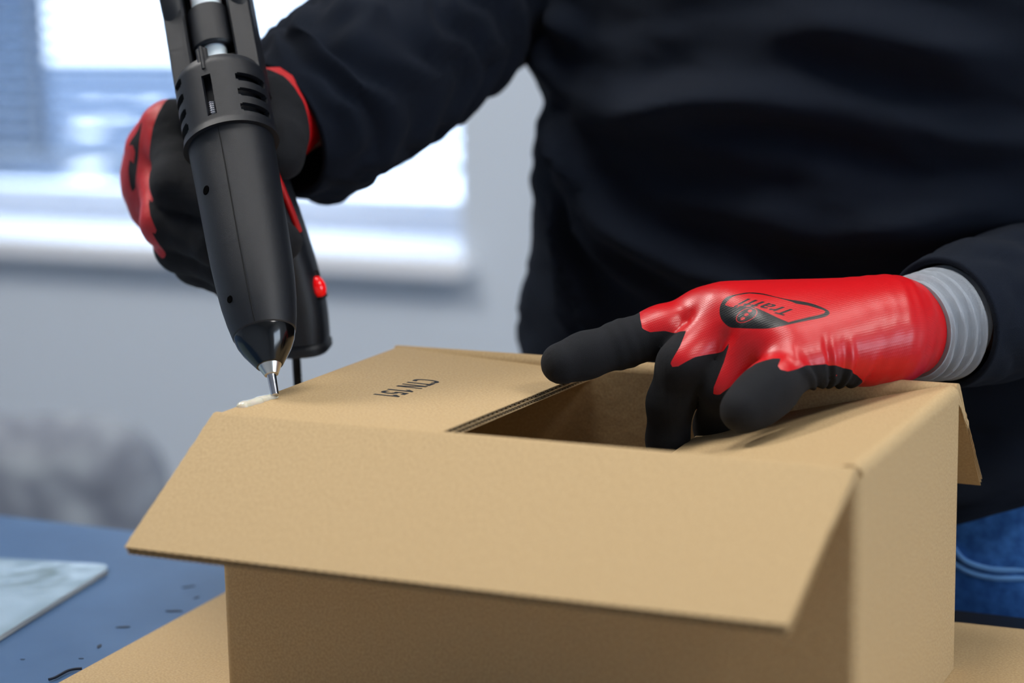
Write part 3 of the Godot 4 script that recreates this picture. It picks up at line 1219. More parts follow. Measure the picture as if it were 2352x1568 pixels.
# ------------------------------------------------------------------ glue gun
func glue_gun() -> void:
	var tip := ony(632, 909, BH + 0.001)
	var tau := deg_to_rad(25.0)
	var phi := deg_to_rad(13.06)
	var a := cam_basis * Vector3(-sin(phi) * cos(tau), cos(phi) * cos(tau), -sin(tau))
	var r := cam_basis * Vector3(cos(phi), sin(phi), 0)
	r = (r - a * r.dot(a)).normalized()
	var f := r.cross(a).normalized()
	var t := thing("glue_gun", "black hot glue gun pressed nozzle-down onto the carton flap", "glue gun", tip)
	t.basis = Basis(r, a, f)
	var inv := t.transform.affine_inverse()
	var B := Basis.IDENTITY
	var O := Vector3.ZERO
	var m := MB.new()
	m.lathe(O, B, [[0.0, 0.0016], [0.0004, 0.0021], [0.011, 0.0024], [0.0135, 0.0027]], 32)
	part("nozzle_tube", m.mesh(30.0), M.steel, t)
	m = MB.new()
	m.lathe(O, B, [[0.0118, 0.0030], [0.0121, 0.0036], [0.0182, 0.0066], [0.0195, 0.0068]], 48)
	part("nozzle_cone", m.mesh(30.0), M.aluminium, t)
	m = MB.new()
	m.lathe(O, B, [[0.0172, 0.0062], [0.0173, 0.0069], [0.0178, 0.0073], [0.0215, 0.0098], [0.0260, 0.0127], [0.0305, 0.0149], [0.0345, 0.0160], [0.0352, 0.0160]], 64)
	part("nozzle_cap", m.mesh(30.0), M.gun_gloss, t)
	m = MB.new()
	m.lathe(O, B, [[0.0345, 0.0155], [0.0352, 0.0161], [0.0357, 0.0166], [0.044, 0.0183], [0.054, 0.0198], [0.066, 0.0209], [0.080, 0.0217], [0.095, 0.0221], [0.12, 0.0226], [0.1525, 0.0234], [0.153, 0.0195], [0.19, 0.0190], [0.195, 0.0170]], 72)
	var barrel := part("barrel", m.mesh(30.0), M.gun_plastic, t)
	# moulding seam down the front, a little to one side
	m = MB.new()
	var sp := [[0.0360, 0.0166], [0.044, 0.0183], [0.054, 0.0198], [0.066, 0.0209], [0.080, 0.0217], [0.095, 0.0221], [0.12, 0.0226], [0.1525, 0.0234]]
	var pts := []
	var th := deg_to_rad(-5.0)
	for p in sp:
		pts.append(Vector3(sin(th), 0, cos(th)) * p[1] + Vector3(0, p[0], 0))
	m.tube(curve(pts, 4), range(29).map(func(i): return 0.00032), 8)
	part("seam", m.mesh(60.0), M.gun_dark, barrel)
	for p in [[0.118, -42.0, 0.0026], [0.0525, -40.0, 0.0021]]:
		var rr := 0.0226 if p[0] > 0.1 else 0.0222 if p[0] > 0.09 else 0.0196
		var an := deg_to_rad(p[1])
		var n := Vector3(sin(an), 0, cos(an))
		m = MB.new()
		m.lathe(n * (rr - 0.0020) + Vector3(0, p[0], 0), Basis(n.cross(Vector3.UP), n, Vector3.UP), [[0.0, p[2]], [0.0020, p[2]], [0.0022, p[2] * 0.88]], 20)
		part("screw_hole_disc", m.mesh(30.0), M.hole_shade, barrel)  # flush disc on the uncut barrel, black for the shade inside a hole
	# slotted collar
	m = collar()
	part("collar", m.mesh(28.0), M.gun_plastic, t)
	m = MB.new()
	m.box(Vector3(-0.0042, 0.1955, 0.0225), Vector3(0.0062, 0.013, 0.0030), 0.0008)
	m.box(Vector3(-0.0042, 0.1945, 0.0242), Vector3(0.0024, 0.0155, 0.0026), 0.0007)
	part("collar_tab", m.mesh(), M.gun_plastic, t)
	var spring := []
	for i in 61:
		var an := TAU * i / 10.0
		spring.append(Vector3(-0.0036 + cos(an) * 0.0022, 0.1600 + i * 0.00013, 0.0218 + sin(an) * 0.0012))
	m = MB.new()
	m.tube(spring, range(61).map(func(i): return 0.00035), 6)
	part("spring", m.mesh(60.0), M.steel, t)
	# rear frame: two rails joined behind, with the feed piston between
	var outline := PackedVector2Array()
	for p in [[-0.0246, -0.016], [-0.022, -0.022], [0.022, -0.022], [0.0246, -0.016], [0.0246, 0.0050], [0.0236, 0.0074], [0.0134, 0.0096], [0.0122, 0.0082], [0.0122, -0.010], [-0.0122, -0.010], [-0.0122, 0.0082], [-0.0134, 0.0096], [-0.0236, 0.0074], [-0.0246, 0.0050]]:
		outline.append(Vector2(p[0], p[1]))
	m = MB.new()
	m.prism(Vector3(0, 0.345, 0), Basis(Vector3(1, 0, 0), Vector3(0, 0, 1), Vector3(0, -1, 0)), outline, 0.159)
	part("frame", m.mesh(20.0), M.gun_plastic, t)
	for s in [-1, 1]:
		m = MB.new()
		m.tube(curve([Vector3(s * 0.0182, 0.236, 0.0050), Vector3(s * 0.0182, 0.246, 0.0088), Vector3(s * 0.0182, 0.262, 0.0108), Vector3(s * 0.0182, 0.345, 0.0108)], 5), range(16).map(func(i): return 0.0062), 16, 0.6, Vector3(0, 0, 1))
		part("rail_shoulder", m.mesh(50.0), M.gun_plastic, t)
	m = MB.new()
	m.lathe(Vector3(0, 0, 0.001), B, [[0.2135, 0.0095], [0.2128, 0.0109], [0.2140, 0.0118], [0.2380, 0.0118], [0.2388, 0.0112], [0.2388, 0.0078]], 48)
	part("piston", m.mesh(30.0), M.gun_plastic, t)
	m = MB.new()
	m.lathe(Vector3(0, 0, 0.001), B, [[0.186, 0.0068], [0.187, 0.0072], [0.225, 0.0072]], 40)
	part("glue_stick", m.mesh(30.0), M.glue_white, t)
	m = MB.new()
	m.lathe(Vector3(0, 0, 0.001), B, [[0.2375, 0.0085], [0.262, 0.0085], [0.263, 0.0078]], 40)
	part("glue_stick", m.mesh(30.0), M.glue_white, t)
	m = MB.new()
	m.lathe(Vector3(0, 0, 0.001), B, [[0.2615, 0.0112], [0.262, 0.0118], [0.33, 0.0118]], 40)
	part("piston", m.mesh(30.0), M.gun_plastic, t)
	m = MB.new()
	m.box(Vector3(0.0, 0.2045, -0.002), Vector3(0.0235, 0.006, 0.014), 0.001)
	part("feed_plate", m.mesh(), M.gun_dark, t)
	# handle behind the barrel
	var hp := curve([at(575, 330, 1.165), at(604, 430, 1.178), at(640, 530, 1.188), at(672, 630, 1.197), at(690, 710, 1.203), at(698, 776, 1.207)], 4)
	var hr := [[0.0155, 0.021], [0.0148, 0.020], [0.0146, 0.019], [0.0146, 0.019], [0.0150, 0.020], [0.0146, 0.021]]
	m = MB.new()
	var rings := []
	var n := hp.size()
	var hx := (cam_basis * Vector3(0.985, 0.12, 0.1)).normalized()
	for k in n:
		var d: Vector3 = (hp[mini(k + 1, n - 1)] - hp[maxi(k - 1, 0)]).normalized()
		var sx := (hx - d * hx.dot(d)).normalized()
		var sz := sx.cross(d).normalized()
		var w := float(k) / (n - 1) * 5.0
		var i := mini(int(w), 4)
		var rx := lerpf(hr[i][0], hr[i + 1][0], w - i)
		var rz := lerpf(hr[i][1], hr[i + 1][1], w - i)
		rings.append(oval(hp[k], sx, sz, rx, rz))
	var e: Vector3 = (hp[n - 1] - hp[n - 2]).normalized()
	var ex := (hx - e * hx.dot(e)).normalized()
	var ez := ex.cross(e).normalized()
	rings.append(oval(hp[n - 1] + e * 0.0014, ex, ez, 0.0136, 0.0195))
	m.loft(rings)
	var handle := part("handle", turned(m, inv).mesh(40.0), M.gun_plastic, t)
	m = MB.new()
	rings = []
	for q in [[-0.0030, 0.0130, 0.018], [0.0012, 0.0148, 0.0205], [0.0018, 0.0155, 0.0212], [0.0050, 0.0155, 0.0212], [0.0066, 0.0140, 0.0195]]:
		rings.append(oval(hp[n - 1] + e * (q[0] + 0.001), ex, ez, q[1], q[2]))
	m.loft(rings)
	part("handle_base", turned(m, inv).mesh(40.0), M.gun_plastic, handle)
	m = MB.new()
	m.tube(curve([at(632, 396, 1.160), at(650, 440, 1.165), at(668, 484, 1.170), at(686, 532, 1.176)], 4), range(13).map(func(i): return 0.0021), 12)
	part("grip_stripe", turned(m, inv).mesh(60.0), M.red_plastic, handle, "red stripe along the handle")
	m = MB.new()
	m.lathe(at(731, 658, 1.190), cam_basis * Basis(Vector3(0.94, 0.35, 0).normalized(), Vector3(-0.35, 0.94, 0).normalized(), Vector3(0, 0, 1)), [[-0.0062, 0.0010], [-0.0054, 0.0030], [-0.003, 0.0044], [0.0, 0.0049], [0.003, 0.0044], [0.0054, 0.0030], [0.0062, 0.0010]], 24, 0.9)
	part("power_switch", turned(m, inv).mesh(60.0), M.red_lens, handle, "glowing red power switch")
	m = MB.new()
	m.lathe(at(725, 656, 1.193), cam_basis * Basis(Vector3(0.94, 0.35, 0).normalized(), Vector3(-0.35, 0.94, 0).normalized(), Vector3(0, 0, 1)), [[-0.0086, 0.0030], [-0.0078, 0.0046], [0.0078, 0.0046], [0.0086, 0.0030]], 20)
	part("switch_surround", turned(m, inv).mesh(40.0), M.gun_dark, handle)
	# power cord down behind the carton and off the bench
	m = MB.new()
	var c := hp[n - 1] as Vector3
	var cord := curve([at(679, 790, 1.207), at(681, 830, 1.209), at(684, 880, 1.212), at(690, 960, 1.216), at(700, 1150, 1.222), Vector3(-0.222, TY + 0.02, -0.10), Vector3(-0.215, TY + 0.0072, -0.125), Vector3(-0.19, TY + 0.0066, -0.150), Vector3(-0.14, TY + 0.0066, -0.155), Vector3(-0.10, TY + 0.0066, -0.16), Vector3(-0.085, TY + 0.0072, -0.185), Vector3(-0.082, TY + 0.007, -0.205), Vector3(-0.081, TY - 0.03, -0.217), Vector3(-0.081, 0.5, -0.222)], 5)
	m.tube(cord, range(cord.size()).map(func(i): return 0.0026), 12, 1.0, Vector3(0.3, 0.1, 0.9))
	part("power_cord", turned(m, inv).mesh(60.0), M.gun_dark, t)

func oval(p: Vector3, x: Vector3, z: Vector3, rx: float, rz: float) -> PackedVector3Array:
	var q := PackedVector3Array()
	for i in 36:
		var a := TAU * i / 36.0
		var c := cos(a)
		var s := sin(a)
		q.append(p + x * signf(c) * pow(absf(c), 0.75) * rx + z * signf(s) * pow(absf(s), 0.75) * rz)
	return q

func turned(m: MB, x: Transform3D) -> MB:
	for i in m.v.size():
		m.v[i] = x * m.v[i]
	return m

# shell of the collar: a grid round the axis with the slots left open
func collar() -> MB:
	var m := MB.new()
	var seg := 120
	var ys := [0.151]
	while ys[-1] < 0.1955:
		ys.append(ys[-1] + 0.00075)
	var ny := ys.size() - 1
	var ro := func(y: float) -> float:
		var lip := 1.0 - clampf((y - 0.151) / 0.004, 0.0, 1.0)
		var topr := clampf((y - 0.190) / 0.0055, 0.0, 1.0)
		return 0.0252 + lip * 0.0009 - topr * topr * 0.0022
	var open := func(i: int, j: int) -> bool:
		var a := 360.0 * (i + 0.5) / seg
		if a > 180.0:
			a -= 360.0
		var y: float = (ys[j] + ys[j + 1]) / 2
		for k in 3:
			if a > 27.0 and a < 75.0 and absf(y - (0.1605 + 0.0096 * k)) < 0.0027:
				return not ((a < 30.0 or a > 72.0) and absf(y - (0.1605 + 0.0096 * k)) > 0.0020)
		for k in 4:
			if a > -96.0 and a < -48.0 and absf(y - (0.1590 + 0.0097 * k)) < 0.0029:
				return not ((a < -93.0 or a > -51.0) and absf(y - (0.1590 + 0.0097 * k)) > 0.0021)
		return a > -15.0 and a < -3.0 and y > 0.1575 and y < 0.1835
	var full := {}
	var ids := {}
	var vert := func(i: int, j: int, outer: bool) -> int:
		var key := Vector3i(posmod(i, seg), j, 1 if outer else 0)
		if not ids.has(key):
			var a := TAU * key.x / seg
			var rr: float = ro.call(ys[j]) - (0.0 if outer else 0.0028)
			ids[key] = m.add(Vector3(sin(a) * rr, ys[j], cos(a) * rr))
		return ids[key]
	for j in ny:
		for i in seg:
			full[Vector2i(i, j)] = not open.call(i, j)
	for j in ny:
		for i in seg:
			if not full[Vector2i(i, j)]:
				continue
			m.quad(vert.call(i, j, true), vert.call(i + 1, j, true), vert.call(i + 1, j + 1, true), vert.call(i, j + 1, true))
			m.quad(vert.call(i, j, false), vert.call(i, j + 1, false), vert.call(i + 1, j + 1, false), vert.call(i + 1, j, false))
			if not full[Vector2i(posmod(i - 1, seg), j)]:
				m.quad(vert.call(i, j, true), vert.call(i, j + 1, true), vert.call(i, j + 1, false), vert.call(i, j, false))
			if not full[Vector2i(posmod(i + 1, seg), j)]:
				m.quad(vert.call(i + 1, j, true), vert.call(i + 1, j, false), vert.call(i + 1, j + 1, false), vert.call(i + 1, j + 1, true))
			if j == 0 or not full[Vector2i(i, j - 1)]:
				m.quad(vert.call(i, j, true), vert.call(i, j, false), vert.call(i + 1, j, false), vert.call(i + 1, j, true))
			if j == ny - 1 or not full[Vector2i(i, j + 1)]:
				m.quad(vert.call(i, j + 1, true), vert.call(i + 1, j + 1, true), vert.call(i + 1, j + 1, false), vert.call(i, j + 1, false))
	m.orient(0)
	return m

# ------------------------------------------------------------------ the worker
func worker() -> void:
	var t := thing("person", "person in black sweatshirt, blue jeans and red-black gloves gluing the carton at the bench", "person", Vector3(0.075, 0.0, -0.37))
	body(t)
	sweatshirt(t)
	jeans(t)
	left_glove(t)
	right_glove(t)

func hand_points(list: Array) -> Array:
	var out := []
	for p in list:
		out.append([at(p[0], p[1], p[2]), p[3]])
	return out

func chain(f: Field, list: Array, k: float) -> void:
	for i in list.size() - 1:
		f.bone(list[i][0], list[i + 1][0], list[i][1], list[i + 1][1], k)

const SHO_R := Vector3(-0.125, 1.50, -0.40)
const SHO_L := Vector3(0.275, 1.50, -0.40)
func body(t: Node3D) -> void:
	var f := Field.new()
	f.setup(Vector3(-0.40, 0.0, -0.62), Vector3(0.62, 1.86, -0.02), 0.0125)
	var c := Vector3(0.075, 0, -0.37)
	f.bone(c + Vector3(0, 0.98, 0), c + Vector3(0, 1.12, 0), 0.095, 0.09, 0.05)
	for s in [-1, 1]:
		f.bone(c + Vector3(s * 0.06, 1.0, 0), c + Vector3(s * 0.075, 1.4, 0), 0.095, 0.10, 0.05)
		f.bone(c + Vector3(s * 0.085, 0.93, 0), c + Vector3(s * 0.11, 0.48, 0.01), 0.082, 0.052, 0.04)
		f.bone(c + Vector3(s * 0.11, 0.48, 0.01), c + Vector3(s * 0.115, 0.09, -0.01), 0.052, 0.038, 0.03)
		f.bone(c + Vector3(s * 0.115, 0.05, -0.01), c + Vector3(s * 0.13, 0.035, 0.13), 0.034, 0.026, 0.02)
	f.bone(c + Vector3(-0.15, 1.47, -0.02), c + Vector3(0.15, 1.47, -0.02), 0.06, 0.06, 0.06)
	f.bone(c + Vector3(0, 1.48, -0.01), c + Vector3(0, 1.60, 0.03), 0.058, 0.055, 0.03)
	# head, bowed a little towards the work
	var h := c + Vector3(0, 1.69, 0.05)
	f.bone(h + Vector3(0, 0.03, -0.02), h + Vector3(0, 0.02, 0.02), 0.088, 0.078, 0.03)
	f.bone(h + Vector3(0, -0.03, 0.03), h + Vector3(0, -0.085, 0.055), 0.062, 0.034, 0.03)
	f.bone(h + Vector3(0, 0.0, 0.095), h + Vector3(0, -0.03, 0.112), 0.010, 0.015, 0.012)
	for s in [-1, 1]:
		f.bone(h + Vector3(s * 0.078, 0.015, 0.0), h + Vector3(s * 0.076, -0.025, 0.01), 0.012, 0.009, 0.008)
		f.bone(h + Vector3(s * 0.034, 0.022, 0.082), h + Vector3(s * 0.02, 0.024, 0.088), 0.012, 0.012, 0.01)
	f.bone(h + Vector3(-0.018, -0.058, 0.083), h + Vector3(0.018, -0.058, 0.083), 0.010, 0.010, 0.008)
	# arms under the sleeves
	f.bone(SHO_R, at(1260, -420, 1.42), 0.045, 0.042, 0.03)
	f.bone(at(1260, -420, 1.42), at(1180, -220, 1.40), 0.042, 0.040, 0.03)
	f.bone(at(1180, -220, 1.40), at(1120, -60, 1.37), 0.040, 0.038, 0.03)
	f.bone(at(1120, -60, 1.37), at(680, 262, 1.215), 0.038, 0.024, 0.02)
	f.bone(SHO_L, at(2700, -300, 1.36), 0.045, 0.042, 0.03)
	f.bone(at(2700, -300, 1.36), at(2800, 380, 1.30), 0.042, 0.038, 0.03)
	f.bone(at(2800, 380, 1.30), at(2750, 560, 1.25), 0.038, 0.036, 0.03)
	f.bone(at(2750, 560, 1.25), at(2190, 742, 1.128), 0.036, 0.021, 0.02)
	part("body", f.net().smooth_mesh(t.position), M.skin, t)
	f = Field.new()
	f.setup(h - Vector3(0.14, 0.1, 0.16), h + Vector3(0.14, 0.16, 0.13), 0.01)
	f.bone(h + Vector3(0, 0.045, -0.025), h + Vector3(0, 0.05, 0.02), 0.092, 0.08, 0.03)
	f.bone(h + Vector3(0, 0.0, -0.06), h + Vector3(0, -0.03, -0.05), 0.06, 0.05, 0.03)
	part("hair", f.net().smooth_mesh(t.position), M.dark_hair, t)
	for s in [-1, 1]:
		var m := MB.new()
		var k := c + Vector3(s * 0.122, 0.0, 0.0)
		var rings := []
		for q in [[-0.075, 0.020, 0.02], [-0.065, 0.036, 0.055], [0.0, 0.043, 0.075], [0.07, 0.048, 0.055], [0.13, 0.047, 0.045], [0.165, 0.036, 0.036], [0.178, 0.012, 0.02]]:
			var r := PackedVector3Array()
			for i in 24:
				var a := TAU * i / 24.0
				r.append(k + Vector3(cos(a) * q[1], maxf(0.001, q[2] + sin(a) * q[2]), q[0]))
			rings.append(r)
		m.loft(rings)
		part("shoe", m.mesh(50.0, t.position), M.shoe_black, t)

# soft ridge of a fold along a polyline in the torso's front plane
func fold_height(p: Vector2, folds: Array) -> float:
	var h := 0.0
	for f in folds:
		var best := 1e9
		var share := 0.0
		var n: int = f[0].size()
		for i in n - 1:
			var a: Vector2 = f[0][i]
			var b: Vector2 = f[0][i + 1]
			var q := Geometry2D.get_closest_point_to_segment(p, a, b)
			var d := q.distance_squared_to(p)
			if d < best:
				best = d
				share = (i + (q - a).length() / maxf((b - a).length(), 1e-6)) / (n - 1)
		var w: float = f[1]
		var x := best / (w * w)
		if x < 9.0:
			h += 3.1 * f[2] * exp(-x) * sin(PI * clampf(share * 0.86 + 0.07, 0.0, 1.0))
	return h

func sweatshirt(t: Node3D) -> void:
	var m := MB.new()
	var c := Vector3(0.075, 0, -0.36)
	# [height above the bench, half width]
	var prof := [[-0.005, 0.250], [0.02, 0.262], [0.06, 0.268], [0.105, 0.2735], [0.123, 0.277], [0.1356, 0.276], [0.1512, 0.271], [0.1666, 0.266], [0.191, 0.262], [0.212, 0.260], [0.233, 0.264], [0.2449, 0.264], [0.2568, 0.261], [0.2776, 0.254], [0.292, 0.262], [0.307, 0.268], [0.36, 0.268], [0.44, 0.262], [0.52, 0.245], [0.57, 0.21], [0.60, 0.16], [0.63, 0.085], [0.66, 0.068]]
	var folds := []
	# [pixel polyline, width, height of the ridge]
	for f in [
		[[[1200, 190], [1330, 235], [1500, 245], [1690, 205], [1900, 180]], 0.013, 0.006],
		[[[1290, 300], [1450, 275], [1650, 230], [1800, 235], [2000, 290], [2150, 350]], 0.012, 0.007],
		[[[1250, 350], [1400, 345], [1600, 330], [1850, 360], [2050, 420], [2300, 440]], 0.014, 0.005],
		[[[1240, 250], [1300, 400], [1420, 520], [1600, 610], [1850, 680], [2050, 700]], 0.013, 0.009],
		[[[1270, 420], [1340, 540], [1450, 640], [1600, 720]], 0.009, 0.006],
		[[[1400, 400], [1560, 460], [1750, 480], [1950, 470], [2150, 490]], 0.015, 0.006],
		[[[1700, 90], [1900, 60], [2100, 90], [2352, 160]], 0.016, 0.008],
		[[[1850, 190], [2050, 250], [2200, 300], [2400, 330]], 0.012, 0.006],
		[[[1750, 520], [1950, 545], [2150, 510], [2352, 450]], 0.012, 0.006],
		[[[1220, 480], [1250, 560], [1310, 680], [1340, 790]], 0.005, 0.006],
		[[[1235, 250], [1280, 330], [1330, 400], [1350, 430]], 0.004, 0.004],
		[[[1205, 600], [1250, 700], [1290, 790]], 0.004, 0.004],
		[[[1210, 20], [1260, 60], [1290, 100]], 0.009, 0.006],
		[[[1180, 60], [1200, 140], [1260, 200]], 0.008, 0.005],
		[[[2120, 1180], [2260, 1130], [2400, 1080]], 0.012, 0.005]]:
		var q := []
		for p in f[0]:
			var w := onz(p[0], p[1], c.z + 0.118)
			q.append(Vector2(w.x, w.y))
		folds.append([q, f[1], f[2]])
	var nz := FastNoiseLite.new()
	nz.seed = 5
	nz.frequency = 9.0
	nz.fractal_octaves = 3
	var rings := []
	var n := 170
	var steps := 150
	var inner := PackedVector3Array()
	for k in steps + 1:
		var s := float(k) / steps
		var y := lerpf(-0.005, 0.66, s)
		var rx := 0.0
		for i in prof.size() - 1:
			if y <= prof[i + 1][0] or i == prof.size() - 2:
				rx = lerpf(prof[i][1], prof[i + 1][1], clampf((y - prof[i][0]) / (prof[i + 1][0] - prof[i][0]), 0.0, 1.0))
				break
		var rz := 0.125 * minf(1.0, rx / 0.2)
		var lift := 0.0
		var q := PackedVector3Array()
		for i in n:
			var a := TAU * i / n
			var ca := cos(a)
			var sa := sin(a)
			var p := c + Vector3(signf(ca) * pow(absf(ca), 0.9) * rx, 0, signf(sa) * pow(absf(sa), 0.9) * rz)
			# the hem rises towards the worker's left
			var yy := TY + y + (0.048 + 0.34 * (p.x - 0.138)) * clampf(1.0 - y / 0.10, 0.0, 1.0)
			p.y = yy
			var d := nz.get_noise_2d(p.x * 1.0, p.y * 2.2) * 0.006
			if sa > -0.3:
				d += fold_height(Vector2(p.x, p.y), folds) * clampf(sa * 2.0 + 0.6, 0.0, 1.0)
			p += Vector3(ca * rz, 0, sa * rx).normalized() * d
			q.append(p)
		rings.append(q)
	# turned-in hem
	var hem := PackedVector3Array()
	var deep := PackedVector3Array()
	for p in rings[0]:
		var d: Vector3 = (p - Vector3(c.x, p.y, c.z))
		hem.append(p - d.normalized() * 0.004 + Vector3(0, 0.001, 0))
		deep.append(p - d.normalized() * 0.006 + Vector3(0, 0.03, 0))
	rings.push_front(hem)
	rings.push_front(deep)
	m.loft(rings, true, true)
	# right sleeve (towards the gun), cuff first
	sleeve(m, [at(638, 300, 1.2145), at(716, 262, 1.231), at(800, 198, 1.25), at(950, 85, 1.30), at(1120, -60, 1.37), at(1180, -220, 1.40), at(1260, -420, 1.42), SHO_R, Vector3(0.0, 1.49, -0.385)], [0.0420, 0.0520, 0.0560, 0.0575, 0.062, 0.066, 0.070, 0.082, 0.095], 3, 0.0032)
	# left sleeve (over the carton)
	sleeve(m, [at(2163, 742, 1.124), at(2250, 716, 1.147), at(2352, 690, 1.172), at(2550, 630, 1.21), at(2750, 560, 1.25), at(2800, 380, 1.30), at(2700, -300, 1.36), SHO_L, Vector3(0.15, 1.49, -0.385)], [0.0365, 0.0400, 0.0425, 0.047, 0.053, 0.056, 0.064, 0.082, 0.095], 7, 0.0012)
	part("sweatshirt", m.smooth_mesh(t.position), M.sweatshirt, t)

func sleeve(m: MB, path: Array, radii: Array, sd: int, amp: float) -> void:
	var pts := curve(path, 16)
	var rad := curve(radii, 16)
	var nz := FastNoiseLite.new()
	nz.seed = sd
	nz.frequency = 1.0
	nz.fractal_octaves = 2
	var rings := []
	var side := Vector3.ZERO
	var along := 0.0
	for k in pts.size():
		var d: Vector3 = (pts[mini(k + 1, pts.size() - 1)] - pts[maxi(k - 1, 0)]).normalized()
		if k > 0:
			along += (pts[k] - pts[k - 1]).length()
		var s := d.cross(Vector3.UP)
		s = s.normalized()
		if k > 0 and s.dot(side) < 0.0:
			s = -s
		side = s
		var w := s.cross(d).normalized()
		var q := PackedVector3Array()
		for i in 72:
			var a := TAU * i / 72.0
			var dir := s * cos(a) + w * sin(a)
			var env := clampf(along / 0.02, 0.0, 1.0)
			var ph := nz.get_noise_3d(cos(a) * 0.9, sin(a) * 0.9, along * 6.0)
			var h := amp * env * (sin(along * 210.0 + ph * 7.0 + sin(a * 2.0) * 1.2) + 0.8 * ph * 2.0)
			q.append(pts[k] + dir * (rad[k] + h))
		rings.append(q)
	# rounded mouth that turns inside
	var first: PackedVector3Array = rings[0]
	var o: Vector3 = pts[0]
	var ax: Vector3 = (pts[1] - pts[0]).normalized()
	for e in [[-0.0006, 0.0010], [-0.0006, 0.0030], [0.002, 0.0042], [0.022, 0.005], [0.03, 0.012]]:
		var q := PackedVector3Array()
		for p in first:
			q.append(p + ax * e[0] - (p - o).normalized() * e[1])
		rings.push_front(q)
	m.loft(rings)

func jeans(t: Node3D) -> void:
	var f := Field.new()
	f.setup(Vector3(-0.20, 0.02, -0.56), Vector3(0.36, 1.12, -0.18), 0.010)
	var c := Vector3(0.075, 0, -0.37)
	for s in [-1, 1]:
		f.bone(c + Vector3(s * 0.07, 0.92, 0.0), c + Vector3(s * 0.06, 1.04, 0), 0.122, 0.115, 0.04)
		f.bone(c + Vector3(s * 0.095, 0.90, 0.0), c + Vector3(s * 0.115, 0.48, 0.01), 0.105, 0.075, 0.03)
		f.bone(c + Vector3(s * 0.115, 0.48, 0.01), c + Vector3(s * 0.12, 0.10, -0.01), 0.075, 0.062, 0.02)
	var m := f.net()
	var nz := FastNoiseLite.new()
	nz.seed = 15
	nz.frequency = 7.0
	swell(m, func(p, _n): return nz.get_noise_3d(p.x, p.y * 2.0, p.z) * 0.003)
	var j := part("jeans", m.smooth_mesh(t.position), M.denim, t)
	for l in [[[2190, 1258], [2215, 1287], [2260, 1304], [2310, 1309], [2440, 1306]], [[2190, 1292], [2225, 1313], [2270, 1325], [2320, 1328], [2440, 1324]]]:
		var pts := []
		for p in l:
			var e := ray(p[0], p[1])
			# front of the trousers at that height
			var z := -0.250
			var q := CAM + e * ((z - CAM.z) / e.z)
			for it in 12:
				var best := 1.0
				for s in [-1, 1]:
					var a := c + Vector3(s * 0.07, 0.92, 0.0)
					best = minf(best, Vector3(q.x - a.x, 0, q.z - a.z).length() - 0.1238)
				q -= e.normalized() * (-best)
			pts.append(q)
		m = MB.new()
		m.tube(curve(pts, 6), range(25).map(func(i): return 0.0018), 10)
		part("pocket_seam", m.mesh(60.0, t.position), M.denim_thread, j)

